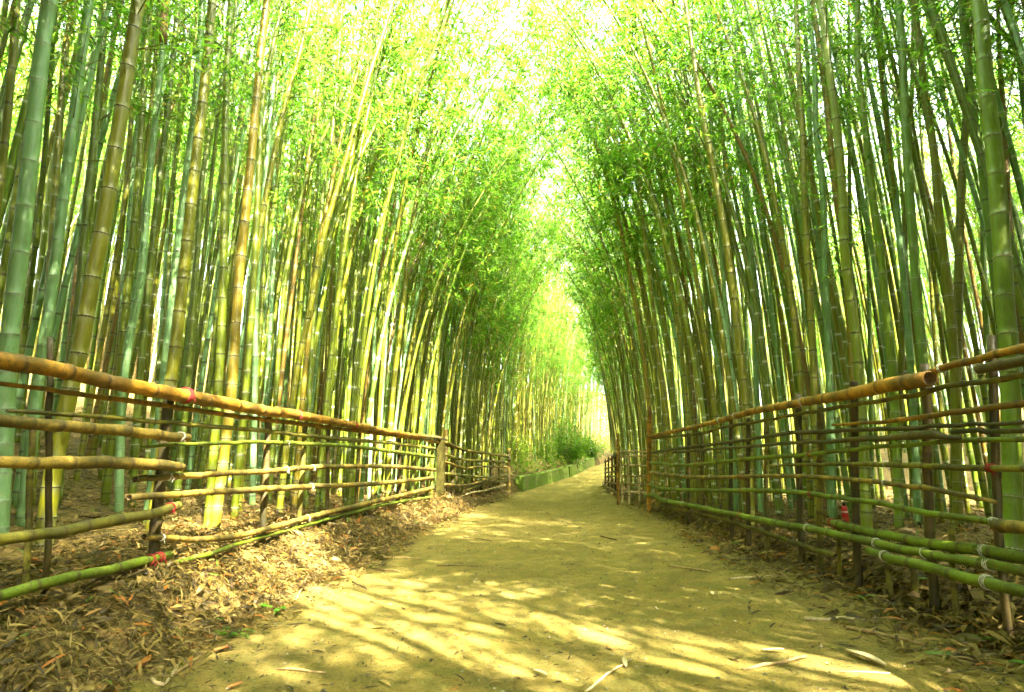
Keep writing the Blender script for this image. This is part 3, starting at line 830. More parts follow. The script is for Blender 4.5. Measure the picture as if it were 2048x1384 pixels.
# each entry: colour, diameter (m), height the leaves start at, label, [(x, y) photo pixels from the foot up], width px at a height y
HERO = [
    ('blue', 33, 690, .115, [(-6, 1100), (8, 860), (18, 690), (52, 400), (86, 85), (101, 0)], 'thickest powdery blue-green bamboo, at the left edge of the picture'),
    ('blue', 21, 690, .085, [(46, 1030), (61, 900), (72, 790), (88, 690), (106, 560), (126, 400), (178, 0)], 'powdery blue-green bamboo just right of the thickest blue-green one at left edge'),
    ('olive', 30, 690, .105, [(78, 1160), (97, 1010), (107, 940), (138, 790), (162, 690), (184, 560), (215, 400), (277, 0)], 'thick olive bamboo with sunlit spots, its foot nearest the low end of left fence'),
    ('dark', 16, 560, .08, [(112, 1030), (130, 800), (155, 620), (172, 430), (186, 300), (208, 60), (214, 0)], 'dark green bamboo hugging the thick olive bamboo on its left side'),
    ('olive', 15, 560, .075, [(60, 1000), (88, 700), (100, 560), (112, 350), (131, 100), (150, 0)], 'slim olive bamboo between the two powdery blue-green ones at the left'),
    ('green', 15, 560, .08, [(215, 960), (241, 740), (256, 560), (275, 380), (291, 120), (302, 0)], 'straight green bamboo just left of the blue-green one with brown sheath'),
    ('blue', 15, 560, .075, [(238, 1030), (240, 900), (245, 780), (262, 660), (283, 560), (296, 380), (323, 128), (331, 0)], 'blue-green bamboo whose upper length is wrapped in a brown sheath'),
    ('dark', 14, 560, .075, [(262, 1040), (276, 800), (290, 640), (306, 480), (326, 300), (352, 60), (358, 0)], 'dark green bamboo just right of the blue-green one with brown sheath'),
    ('blue', 17, 560, .085, [(296, 1030), (312, 900), (328, 760), (350, 560), (367, 400), (392, 200), (405, 0)], 'powdery blue-green bamboo left of the red tie, paired with an olive one'),
    ('olive', 22, 600, .095, [(298, 1090), (318, 960), (335, 800), (345, 740), (366, 560), (383, 400), (408, 180), (425, 0)], 'olive bamboo paired with a blue-green one, above the tan poles ending in lashings'),
    ('dark', 12, 500, .075, [(352, 1020), (372, 800), (391, 560), (405, 350), (430, 230), (447, 150), (470, 30), (474, 0)], 'slim bent dark green bamboo crossing behind a straight green one'),
    ('green', 16, 560, .08, [(420, 1000), (438, 760), (446, 560), (449, 400), (452, 200), (462, 0)], 'upright green bamboo above the red tie on the left top pole'),
    ('yellow', 19, 600, .09, [(428, 1060), (445, 940), (462, 796), (469, 707), (477, 568), (494, 400), (506, 277), (523, 87), (535, 0)], 'yellow-brown bamboo with bold dark rings, foot behind left fence'),
    ('green', 13, 400, .075, [(470, 1010), (490, 800), (505, 600), (516, 380), (523, 220), (538, 130), (567, 0)], 'green bamboo crossing behind the yellow-brown bamboo'),
    ('blue', 11, 400, .075, [(505, 980), (510, 760), (512, 600), (522, 480), (535, 300), (552, 100), (560, 0)], 'slender blue-green bamboo between yellow-brown and leaning olive bamboos'),
    ('olive', 13, 420, .08, [(478, 1000), (490, 760), (500, 620), (512, 510), (538, 358), (572, 202), (596, 121), (622, 0)], 'olive bamboo leaning right with a twig, right of yellow-brown one'),
    ('brown', 8, 300, .06, [(540, 960), (565, 740), (590, 540), (606, 400), (619, 303), (630, 225), (648, 90), (662, 0)], 'thin reddish brown bamboo leaning right in the left grove'),
    ('dark', 9, 300, .065, [(612, 1000), (618, 800), (630, 600), (645, 400), (660, 300), (671, 202), (685, 0)], 'thin straight dark bamboo beside the crossing forked ones'),
    ('olive', 12, 420, .075, [(560, 1010), (580, 840), (598, 720), (620, 620), (645, 480), (677, 370), (714, 240), (740, 147), (766, 69), (786, 0)], 'long olive bamboo leaning far right over the left fence'),
    ('dark', 9, 350, .065, [(540, 980), (558, 700), (575, 530), (610, 364), (640, 290), (674, 214), (722, 100), (770, 0)], 'dark green bamboo crossing other stems as it leans right'),
    ('yellow', 10, 420, .07, [(590, 1000), (612, 720), (635, 520), (659, 387), (690, 240), (720, 124), (738, 50), (752, 0)], 'sunlit yellow bamboo leaning right beside the long olive one'),
    ('green', 11, 600, .075, [(652, 1000), (655, 860), (672, 640), (690, 430), (705, 300), (733, 150), (752, 40), (760, 0)], 'mid green bamboo above the second red tie on left top pole'),
    ('dark', 8, 400, .065, [(690, 980), (702, 700), (720, 450), (738, 320), (760, 210), (786, 101), (815, 0)], 'thin dark bamboo leaning right at middle of left grove'),
    ('blue2', 7, 500, .06, [(738, 980), (748, 700), (756, 450), (762, 350), (766, 269), (770, 200)], 'pale blue-green bamboo lit by sun above the third red tie on left fence'),
    ('blue2', 7, 400, .06, [(752, 980), (765, 780), (780, 560), (790, 450), (797, 380), (806, 240), (815, 115), (820, 0)], 'pale blue-green bamboo with kinked lit top in the left grove'),
    ('olive', 10, 600, .075, [(776, 990), (785, 800), (805, 620), (820, 480), (850, 320), (905, 160), (950, 40)], 'dark olive bamboo arching toward the path before square post'),
    ('dark', 9, 600, .07, [(822, 990), (833, 800), (850, 600), (880, 420), (925, 280), (990, 160)], 'dark bamboo curving over the path just left of the square post'),
    ('yellow', 9, 640, .072, [(1316, 1010), (1303, 860), (1285, 700), (1262, 560), (1232, 420), (1195, 300), (1150, 180)], 'arching olive bamboo beside the orange end post of right fence'),
    ('olive', 9, 700, .075, [(1350, 1010), (1336, 860), (1318, 720), (1300, 560), (1281, 400), (1268, 250), (1258, 140)], 'upright olive bamboo in the leafy right grove above end post'),
    ('dark', 5, 400, .055, [(1450, 1010), (1440, 800), (1425, 560), (1398, 400), (1369, 277), (1343, 190), (1300, 69), (1276, 0)], 'very thin dark bamboo leaning left over the path from right grove'),
    ('olive', 9, 400, .075, [(1505, 1040), (1492, 860), (1478, 700), (1460, 560), (1436, 400), (1416, 312), (1387, 208), (1358, 95), (1323, 0)], 'long brownish olive bamboo curving left out of the right grove'),
    ('olive', 9, 400, .07, [(1490, 1000), (1483, 800), (1470, 600), (1456, 400), (1444, 260), (1436, 173), (1427, 87), (1421, 0)], 'straight olive bamboo right of the long curving one'),
    ('blue', 10, 400, .075, [(1522, 1030), (1515, 830), (1505, 600), (1492, 400), (1485, 289), (1473, 159), (1470, 0)], 'light blue-green bamboo above the twin white ties on right top pole'),
    ('olive', 15, 600, .085, [(1502, 1060), (1496, 860), (1480, 700), (1468, 600), (1452, 480), (1436, 390), (1415, 280), (1398, 190), (1385, 100)], 'broad yellow-olive bamboo leaning left above middle of the right fence'),
    ('blue', 9, 400, .07, [(1472, 1010), (1470, 860), (1458, 700), (1450, 600), (1441, 470), (1430, 360), (1422, 250)], 'pale blue-green bamboo half hidden behind the broad yellow-olive one'),
    ('olive', 14, 400, .085, [(1638, 1060), (1630, 800), (1618, 560), (1609, 400), (1606, 277), (1598, 144), (1592, 0)], 'straight thick olive bamboo at middle of the right grove'),
    ('blue', 13, 400, .08, [(1668, 1080), (1660, 800), (1651, 562), (1646, 389), (1632, 260), (1630, 144), (1617, 0)], 'blue-green bamboo right beside the straight thick olive one'),
    ('yellow', 13, 400, .08, [(1720, 1060), (1706, 760), (1690, 520), (1673, 400), (1664, 318), (1653, 202), (1641, 115), (1624, 0)], 'yellowish bamboo, left stem of the leaning pair in right grove'),
    ('green', 18, 400, .095, [(1736, 1100), (1722, 800), (1705, 620), (1689, 504), (1686, 400), (1673, 246), (1658, 139), (1641, 0)], 'thick green bamboo, right stem of the leaning pair in right grove'),
    ('dark', 9, 375, .065, [(1706, 1000), (1703, 700), (1700, 500), (1699, 375), (1698, 202), (1698, 0)], 'thin upright dark bamboo standing between the leaning pair and sunlit one'),
    ('bright', 16, 504, .09, [(1800, 1100), (1792, 860), (1782, 707), (1770, 606), (1761, 504), (1744, 389), (1738, 318), (1724, 202), (1715, 115), (1716, 0)], 'bright green bamboo with a sunlit pale upper stem in right grove'),
    ('tealg', 8, 300, .065, [(1745, 1020), (1740, 700), (1735, 450), (1732, 202), (1735, 100), (1738, 0)], 'slim bluish green bamboo just behind the bright green sunlit one'),
    ('blue', 13, 400, .08, [(1838, 1120), (1830, 880), (1815, 640), (1799, 475), (1790, 375), (1784, 347), (1773, 231), (1764, 115), (1756, 0)], 'curving blue-green bamboo left of the stem cut off above the fence'),
    ('green', 9, 400, .07, [(1826, 1060), (1820, 700), (1812, 520), (1805, 400), (1796, 289), (1784, 115), (1779, 0)], 'green bamboo with dark rings between two blue-green ones'),
    ('tealg', 18, 504, .095, [(1862, 1150), (1852, 800), (1846, 727), (1836, 620), (1828, 504), (1819, 389), (1810, 231), (1805, 115), (1797, 0)], 'pale green bamboo rising right above the dark-topped fence post'),
    ('olive', 11, 400, .075, [(1795, 1040), (1802, 735), (1808, 562), (1813, 400), (1819, 289), (1825, 144), (1826, 0)], 'olive bamboo leaning the other way across the pale green one'),
    ('olive', 17, 620, .09, [(1918, 1130), (1914, 900), (1909, 735), (1900, 620), (1888, 513), (1877, 418), (1868, 303), (1851, 202), (1839, 87), (1826, 0)], 'olive bamboo with long bare forked twigs in right grove'),
    ('tealg', 11, 400, .075, [(1985, 1060), (1978, 760), (1968, 560), (1966, 400), (1966, 260), (1958, 173), (1943, 87), (1932, 0)], 'pale green bamboo hidden behind the thickest green one on the right'),
    ('olive', 16, 447, .09, [(1908, 1080), (1912, 860), (1914, 721), (1917, 562), (1920, 447), (1926, 318), (1935, 202), (1938, 95), (1940, 0)], 'upright olive bamboo just left of the thickest green one'),
    ('bright', 32, 608, .125, [(2026, 1200), (2024, 953), (2018, 692), (2010, 608), (2004, 504), (1998, 418), (1987, 289), (1975, 202), (1966, 87), (1959, 0)], 'thickest bright green bamboo, near the right edge of the picture'),
    ('brown', 13, 447, .075, [(2075, 1060), (2052, 760), (2033, 562), (2018, 447), (2010, 260), (2001, 144), (1995, 0)], 'brown bamboo just right of the thickest green one'),
    ('blue', 13, 173, .08, [(2120, 1100), (2092, 700), (2064, 350), (2044, 173), (2036, 87), (2021, 0)], 'blue-green bamboo at the upper right corner of the picture'),
    ('blue', 12, 735, .08, [(1662, 1080), (1657, 735), (1651, 640), (1640, 520), (1628, 400), (1620, 260)], 'second blue-green bamboo beside the thick straight olive one'),
]

GROUP_HERO = 'tall bamboo stems behind the fences'
hero_xy = []
for hi, (col, wpx, wy, dia, px, label) in enumerate(HERO):
    xs = np.array(px, float)
    depth = FPX * dia / wpx
    # the cane stands in one upright plane facing the path; its distance follows from its thickness
    xw = np.interp(-wy, -xs[:, 1], xs[:, 0])
    d = ray(xw, wy)
    side = -1 if px[0][0] < 1090 else 1
    for _ in range(60):                        # it stands clear behind the fence
        Y = float(d[1] * depth)
        pts = np.array([at_depth(x, y, Y)[0] for x, y in px])
        lim = (2.43 - (Y - 2.57) * .031 if Y < 11.6 else 2.15 - (Y - 11.9) * .17) if side < 0 else 2.07 - (Y - 2.49) * .0345
        if side * pts[0, 0] > lim + .22:
            break
        depth *= 1.04
    dia = wpx * depth / FPX
    # the foot meets the ground
    b = pts[0].copy()
    slope = (pts[1] - pts[0]) / max(.05, pts[1, 2] - pts[0, 2])
    gz = float(ground_z(b[0], b[1]))
    b = b + slope * (gz - .08 - b[2])
    keep = pts[pts[:, 2] > gz + .25]
    top = keep[-1]
    up = keep[-1] - keep[-2]
    up = up / np.linalg.norm(up)
    Ht = 9.0 + 3.0 * ((hi * 37) % 10) / 10 + (dia - .08) * 20
    arch = -side * np.array([1.0, 0, 0])
    ext = []
    p = top.copy()
    g = np.random.default_rng(hi)
    lean_y = g.normal(0, .05)
    while p[2] < Ht:
        f = min(1, (p[2] - top[2]) / 6)
        v = up + arch * .45 * f ** 1.5 + np.array([0, lean_y, 0])
        p = p + v / np.linalg.norm(v) * .8
        ext.append(p.copy())
    curve = spline(np.vstack([b[None], keep] + ([np.array(ext)] if ext else [])), .18)
    t = thing('bamboo_culm', b, label, 'bamboo', GROUP_HERO)
    loc = curve - b
    V, Q, caps, ring, stations = stem_geo(loc, dia / 2, 14 if wpx > 14 else 10, .30 if dia > .08 else .27, hi, rings=False)
    link('stem', make_mesh('stem', V, [Q] + caps, [M_CULM], True, ring), t, CUL[col])
    hero_xy.append((b[0], b[1]))
    T = unit(np.gradient(loc, axis=0))
    sarc = np.concatenate([[0], np.cumsum(np.linalg.norm(np.diff(loc, axis=0), axis=1))])
    pale = hi % 3 == 1 or col in ('bright',)
    ncol = {'blue': (.30, .42, .24), 'blue2': (.32, .46, .26), 'tealg': (.34, .44, .2)}.get(col, (.50, .50, .30) if pale else (.07, .06, .016))
    for P, r, q in stations:
        u, v, z = project(P + b)
        if z < .5 or v < -15 or u < -15 or u > 2063 or v > 1300:
            continue
        o = link('node', NODE_ME, t, (*ncol, 0))
        ta = Vector([float(np.interp(q, sarc, T[:, k])) for k in range(3)])
        o.rotation_mode = 'QUATERNION'
        o.rotation_quaternion = ta.to_track_quat('Z', 'Y')
        o.location = P
        o.scale = (r * 1.012, r * 1.012, .022 if wpx > 13 else .018)
    zf = max(3.8, top[2] * .75) - b[2] if hi not in (35, 36) else 2.8
    zf = min(zf, loc[-1, 2] - 2.0)
    link('foliage', foliage_mesh('foliage', loc, dia / 2, zf, 100 + hi, 1.0, 1.0, None, .125), t)
    if hi == 6:                                # the brown sheath round the upper part
        sel = loc[(loc[:, 2] + b[2] > at_depth(323, 128, Y)[0][2])]
        V, Q, caps = tube(sel[:8], np.linspace(dia * .53, dia * .42, len(sel[:8])), 10)
        link('sheath', make_mesh('sheath', V, [Q] + caps, [M_SHEATH]), t)
    hero_depth = Y
    TW = {46: [[(1868, 303), (1900, 235), (1945, 150), (1975, 60)], [(1868, 303), (1905, 258), (1950, 232)], [(1851, 202), (1815, 180), (1760, 165), (1690, 152), (1640, 145)],
               [(1839, 87), (1880, 45), (1930, 5)], [(1839, 87), (1847, 40), (1842, 0)]],
          49: [[(2010, 608), (1990, 470), (1975, 440)], [(1987, 289), (2010, 240), (2030, 120), (2048, 60)]], 2: [[(231, 330), (205, 322), (150, 320)]],
          0: [[(80, 150), (60, 30), (20, 45), (0, 55)]], 15: [[(596, 121), (640, 112), (672, 108)], [(582, 160), (555, 190), (536, 215)]],
          41: [[(1760, 410), (1720, 350), (1680, 320), (1640, 298)]], 47: [[(1972, 470), (2010, 430), (2048, 395)]], 13: [[(530, 170), (556, 50), (550, 10)], [(560, 52), (600, 15)]],
          27: [[(1290, 760), (1250, 700), (1225, 690)], [(1270, 620), (1230, 590), (1200, 585)]]}
    for br in TW.get(hi, []):
        bp = np.array([at_depth(x, y, Y + .05 * i)[0] for i, (x, y) in enumerate(br)]) - b
        bp = spline(bp, .08)
        V, Q, caps = tube(bp, np.linspace(.007, .0028, len(bp)), 5)
        link('branch', make_mesh('branch', V, [Q] + caps, [M_TWIG]), t)

# prototypes for the rest of the grove: cane and leaves designed together, leaning towards local +X
PROTO = []
PROTO_TOP = []
PD = [.65, .5, .7, .5, .6, .45, .55, 1.1, .95, 1.1, .75, .65]
for k in range(12):
    g = np.random.default_rng(500 + k)
    arching = k >= 7
    Hh = g.uniform(9.5, 11.5)
    a = (g.uniform(2.6, 4.0) if k < 10 else g.uniform(1.5, 2.2)) if arching else g.uniform(.4, 1.6)
    p = g.uniform(1.9, 2.6)
    z = np.linspace(0, Hh, 40)
    x = a * (z / Hh) ** p
    y = g.normal(0, .25) * (z / Hh) ** 1.5 + .03 * np.sin(z * g.uniform(.5, 1) + k)
    z = z - (.10 * a * (z / Hh) ** 4 if arching else 0)
    c = np.stack([x, y, z], 1)
    V, Q, caps, ring, _ = stem_geo(c, .032, 8, .29, k)
    sm = make_mesh('stem', V, [Q] + caps, [M_CULM], True, ring)
    V, Q, caps, ring, _ = stem_geo(c, .032, 6, .34, k)
    sm2 = make_mesh('stem_far', V, [Q] + caps, [M_CULM_FAR], True, ring)
    fm = foliage_mesh('foliage', c, .036, (4.2 if 7 <= k < 10 else 2.8 if arching else 4.4) + g.uniform(0, 1.2), 900 + k, PD[k], 1.0, 0.0 if arching else None, .16)
    PROTO.append((sm, sm2, fm, arching))
    PROTO_TOP.append(a)

# where the other canes stand
pos = []
cell = {}
hx = np.array(hero_xy)


def try_add(x, y, dmin):
    ci, cj = int(math.floor(x / .5)), int(math.floor(y / .5))
    for i in range(ci - 1, ci + 2):
        for j in range(cj - 1, cj + 2):
            for (a, b) in cell.get((i, j), ()):
                if (a - x) ** 2 + (b - y) ** 2 < dmin * dmin:
                    return False
    cell.setdefault((ci, cj), []).append((x, y))
    return True


for h in hero_xy:
    try_add(h[0], h[1], .01)
g = np.random.default_rng(11)
for _ in range(40000):
    side = -1 if g.random() < .5 else 1
    Y = g.uniform(-13, 46)
    off = .75 + 22 * g.random() ** 1.25
    l, r, z = (float(v) for v in edge(Y))
    if side < 0 and Y > 18.5:
        off += .25
    X = l - off if side < 0 else r + off - .3
    if side > 0 and Y > 13:
        X += .1
    # the near row is already built cane by cane
    if .2 < Y < 6.8 and abs(X) < 3.9 + .12 * Y:
        continue
    if .2 < Y < 9 and (1.6 * abs(X) > 1.2 * Y + 6) and abs(X) < 4.2:
        continue
    if Y < 2.4 and Y > -1.2 and abs(X) < 3.2:
        continue
    depth_ = 5.6 if side < 0 else 4.8
    dens = 1.0 if off < depth_ else (0.0 if off < depth_ + 5.5 and Y > 1 else (.7 if side < 0 else 1.0) * (1 if off < 17 else .6))
    if Y > 17 and side > 0:
        dens *= .55 if off < 2.6 else .2
    if Y > 19 and side < 0:
        dens *= .5
    if g.random() > dens:
        continue
    if try_add(X, Y, .27 if off < 6 else .5):
        pos.append((X, Y, side, off))
for _ in range(2600):                          # the hillside closing the far end
    Y = g.uniform(44, 74)
    X = g.uniform(-14, 34)
    l, r, z = (float(v) for v in edge(Y))
    if l - .8 < X < r + .6 or g.random() < .7:
        continue
    if try_add(X, Y, .55):
        pos.append((X, Y, -1 if X < l else 1, min(abs(X - l), abs(X - r))))
pos = np.array(pos)
zz = ground_z(pos[:, 0], pos[:, 1])
u, v, dep = project(np.column_stack([pos[:, 0], pos[:, 1], zz + 1.5]))
inview = (dep > 1) & (u > -60) & (u < 2110)
order = np.argsort(np.where(inview, dep, 1e9))
N_THINGS = 300 - len(HERO)
near = order[:N_THINGS]
rest = order[N_THINGS:]
CH = ['green', 'olive', 'dark', 'green', 'blue', 'tealg', 'green', 'dark', 'olive', 'blue', 'bright', 'brown']
CNAME = {'green': 'green', 'olive': 'olive', 'dark': 'dark green', 'yellow': 'yellowish', 'blue': 'blue-green', 'tealg': 'pale green', 'bright': 'bright green', 'brown': 'brownish'}
g = np.random.default_rng(23)
made_near = []
for idx in near:
    X, Y, side, off = pos[idx]
    k = int(g.integers(7, 10) if Y < 13 else g.integers(9 if Y < 22 else 10, 12)) if off < 1.9 and Y > 7 else int(g.integers(0, 7))
    col = CH[int(g.integers(0, len(CH)))]
    made_near.append([X, Y, side, off, k, col, g.normal(0, .02), g.normal(0, .02), (0 if side < 0 else math.pi) + g.normal(0, .5 if off < 2 else .9), g.uniform(.82, 1.12)])

LAND = [(-99, "left fence's end"), (230, 'first red tie'), (420, 'left fence middle'), (590, 'second red tie'), (720, 'narrowing left fence'), (850, 'square wooden post'), (925, 'far left fence'),
        (1020, 'mossy kerb wall'), (1200, 'far right fence'), (1240, 'pale lattice fence'), (1300, 'orange end post'), (1400, 'white-tied right rail'), (1560, 'right fence middle'),
        (1700, 'thick right pole'), (1850, 'high right rail')]
MIDPX = {'the mossy kerb wall': 1110}
labels = []
for X, Y, side, off, k, col, rx, ry, rz, sc_ in made_near:
    z0 = float(ground_z(X, Y))
    u0, v0, d0 = project(np.array([X, Y, z0 + 1.3]))
    a = PROTO_TOP[k] * sc_
    tx = X + a * math.cos(rz) + 5 * ry
    u1, v1, d1 = project(np.array([X + (tx - X) * .25, Y + a * math.sin(rz) * .25, z0 + 5.5]))
    lean = (u1 - u0) / max(1, v0 - v1)
    land = [n for x, n in LAND if x <= u0][-1]
    thick = FPX * .064 * sc_ / d0
    tw = 'sturdy' if thick > 11 else 'slim' if thick > 8.2 else 'thin' if thick > 6 else 'slight'
    lw = 'leaning right' if lean > .10 else 'leaning left' if lean < -.10 else 'upright'
    dw = 'close behind' if off < 1.8 else 'midway behind' if off < 3.4 else 'deep behind'
    labels.append((f'{tw} {CNAME[col]} bamboo, {lw}, {dw} {land}', u0))
ORD = ['first', 'second', 'third', 'fourth', 'fifth', 'sixth', 'seventh', 'eighth', 'ninth', 'tenth', 'eleventh', 'twelfth', 'thirteenth', 'fourteenth', 'fifteenth', 'sixteenth']
NUM = {2: 'two', 3: 'three', 4: 'four', 5: 'five', 6: 'six', 7: 'seven', 8: 'eight', 9: 'nine', 10: 'ten', 11: 'eleven', 12: 'twelve', 13: 'thirteen', 14: 'fourteen', 15: 'fifteen', 16: 'sixteen'}
by = {}
for i, (lab, u0) in enumerate(labels):
    by.setdefault(lab, []).append((u0, i))
final = {}
for lab, members in by.items():
    members.sort()
    for j, (u0, i) in enumerate(members):
        final[i] = lab if len(members) == 1 else lab.replace(' bamboo,', f' bamboo, {ORD[j]} of {NUM[len(members)]} from left,')
for i, (X, Y, side, off, k, col, rx, ry, rz, s) in enumerate(made_near):
    sm, sm2, fm, arching = PROTO[k]
    lab = final[i]
    where = 'left' if side < 0 else 'right'
    t = thing('bamboo_culm', (X, Y, float(ground_z(X, Y)) - .06), lab, 'bamboo', f'bamboo stems in the {where} grove')
    t.rotation_euler = (rx, ry, rz)
    t.scale = (s, s, s)
    st = link('stem', sm, t, CUL[col])
    link('foliage', fm, t)

# the rest of the grove: one object, its canes set out on points
SHX, SHY = SUN_AZ.x / math.tan(SUN_EL), SUN_AZ.y / math.tan(SUN_EL)


def shades_patch(X, Y, side, k):
    """would this crown shade the sunlit patch of path in front of the camera"""
    for z in (3.5, 4.5, 5.5, 6.5, 7.5, 8.5, 9.5):
        x = X - side * PROTO_TOP[k] * (z / 10) ** 2.2 - SHX * z
        y = Y - SHY * z
        ac = (x + .1) * .853 + (y - 3.3) * .522
        if -1.25 < ac < .75 and 1.7 < y < 5.3:
            return True
    return False


PV = []
rot, scl, pid, bare = [], [], [], []
for idx in rest:
    X, Y, side, off = pos[idx]
    k = int(g.integers(7, 10) if Y < 13 else g.integers(9 if Y < 22 else 10, 12)) if off < (3.2 if Y < 1.5 else 1.9) else int(g.integers(7, 12)) if off > 10.5 and Y > 0 else int(g.integers(0, 7))
    hit = Y < 4 and shades_patch(X, Y, side, k)
    bare.append(0 if hit or (Y < 3 and side > 0 and off > 2.6 and g.random() < .3) else 1)  # leaves left off these unseen canes to let sun onto path and right bank
    PV.append((X, Y, float(ground_z(X, Y)) - .06))
    rot.append((g.normal(0, .025), g.normal(0, .025), (0 if side < 0 else math.pi) + g.normal(0, .5 if off < 2 else .9)))
    scl.append(g.uniform(.82, 1.15))
    pid.append(k)
# unseen canes added right of and behind the camera, shading around the sunlit patch
added = 0
for _ in range(6000):
    X, Y = g.uniform(2.4, 8.5), g.uniform(-8, 6.5)
    if X < .95 * Y + .6 or added >= 80:
        continue
    k = int(g.integers(7, 10))
    if shades_patch(X, Y, 1, k) or not try_add(X, Y, .28):
        continue
    added += 1
    PV.append((X, Y, float(ground_z(X, Y)) - .06))
    rot.append((g.normal(0, .03), g.normal(0, .03), math.pi + g.normal(0, .35)))
    scl.append(g.uniform(.95, 1.15))
    pid.append(k)
    bare.append(1)
added = 0
for _ in range(5000):                          # more unseen canes, added left of the camera to shade the left stems
    X, Y = g.uniform(-6.5, -2.6), g.uniform(-4, 4.5)
    if X > -.98 * Y - .9 or added >= 30:
        continue
    k = int(g.integers(7, 10))
    if shades_patch(X, Y, -1, k) or not try_add(X, Y, .28):
        continue
    added += 1
    PV.append((X, Y, float(ground_z(X, Y)) - .06))
    rot.append((g.normal(0, .03), g.normal(0, .03), g.normal(0, .35)))
    scl.append(g.uniform(.95, 1.15))
    pid.append(k)
    bare.append(1)
added = 0
for _ in range(3000):                          # unseen canes added close on the right, leaning over the path for shade
    X, Y = g.uniform(2.3, 4.2), g.uniform(-4, 3.6)
    if X < .95 * Y + .6 or added >= 26:
        continue
    k = int(g.integers(7, 10))
    if shades_patch(X, Y, 1, k) or not try_add(X, Y, .2):
        continue
    added += 1
    PV.append((X, Y, float(ground_z(X, Y)) - .06))
    rot.append((g.normal(0, .03), g.normal(0, .03), math.pi + g.normal(0, .3)))
    scl.append(g.uniform(.95, 1.15))
    pid.append(k)
    bare.append(1)
me = bpy.data.meshes.new('bamboo_grove')
me.from_pydata(PV, [], [])
at = me.attributes.new('rot', 'FLOAT_VECTOR', 'POINT')
at.data.foreach_set('vector', np.array(rot, np.float32).ravel())
at = me.attributes.new('scl', 'FLOAT', 'POINT')
at.data.foreach_set('value', np.array(scl, np.float32))
at = me.attributes.new('pid', 'INT', 'POINT')
at.data.foreach_set('value', np.array(pid, np.int32))
at = me.attributes.new('leafy', 'INT', 'POINT')
at.data.foreach_set('value', np.array(bare, np.int32))
grove = link('bamboo_grove', me, kind='stuff')
grove['label'] = 'mass of bamboo further back in the grove on both sides, plus added unseen shade canes'
ng = bpy.data.node_groups.new('grove_nodes', 'GeometryNodeTree')
ng.interface.new_socket('Geometry', in_out='INPUT', socket_type='NodeSocketGeometry')
ng.interface.new_socket('Geometry', in_out='OUTPUT', socket_type='NodeSocketGeometry')
gi = ng.nodes.new('NodeGroupInput')
go = ng.nodes.new('NodeGroupOutput')


def named(name, dt):
    n = ng.nodes.new('GeometryNodeInputNamedAttribute')
    n.data_type = dt
    n.inputs['Name'].default_value = name
    return n.outputs['Attribute']


a_rot, a_scl, a_pid, a_leafy = named('rot', 'FLOAT_VECTOR'), named('scl', 'FLOAT'), named('pid', 'INT'), named('leafy', 'INT')
e2r = ng.nodes.new('FunctionNodeEulerToRotation')
ng.links.new(a_rot, e2r.inputs[0])
join = ng.nodes.new('GeometryNodeJoinGeometry')
hidden = bpy.data.collections.new('cane_kinds')   # not linked to the scene
for k, (sm, sm2, fm, arching) in enumerate(PROTO):
    both = bpy.data.objects.new('cane_kind', sm2)
    leafy = bpy.data.objects.new('leaf_kind', fm)
    hidden.objects.link(both)
    hidden.objects.link(leafy)
    for src in (both, leafy):
        oi = ng.nodes.new('GeometryNodeObjectInfo')
        oi.inputs['Object'].default_value = src
        oi.inputs['As Instance'].default_value = True
        cmp = ng.nodes.new('FunctionNodeCompare')
        cmp.data_type = 'INT'
        cmp.operation = 'EQUAL'
        ng.links.new(a_pid, cmp.inputs[2])
        cmp.inputs[3].default_value = k
        iop = ng.nodes.new('GeometryNodeInstanceOnPoints')
        ng.links.new(gi.outputs[0], iop.inputs['Points'])
        sel = cmp.outputs[0]
        if src is leafy:
            both_ = ng.nodes.new('FunctionNodeBooleanMath')
            both_.operation = 'AND'
            ng.links.new(sel, both_.inputs[0])
            ng.links.new(a_leafy, both_.inputs[1])
            sel = both_.outputs[0]
        ng.links.new(sel, iop.inputs['Selection'])
        ng.links.new(oi.outputs['Geometry'], iop.inputs['Instance'])
        ng.links.new(e2r.outputs[0], iop.inputs['Rotation'])
        ng.links.new(a_scl, iop.inputs['Scale'])
        ng.links.new(iop.outputs[0], join.inputs[0])
ng.links.new(join.outputs[0], go.inputs[0])
md = grove.modifiers.new('grove', 'NODES')
md.node_group = ng
print('culms', len(pos), 'rest', len(rest))



# ------------------------------------------------------------------ leaf litter
def surf_z(X, Y):
    return np.maximum(ground_z(X, Y), path_z(X, Y))


def surf_n(X, Y, e=.04):
    zx = (surf_z(X + e, Y) - surf_z(X - e, Y)) / (2 * e)
    zy = (surf_z(X, Y + e) - surf_z(X, Y - e)) / (2 * e)
    return unit(np.stack([-zx, -zy, np.ones_like(zx)], 1))


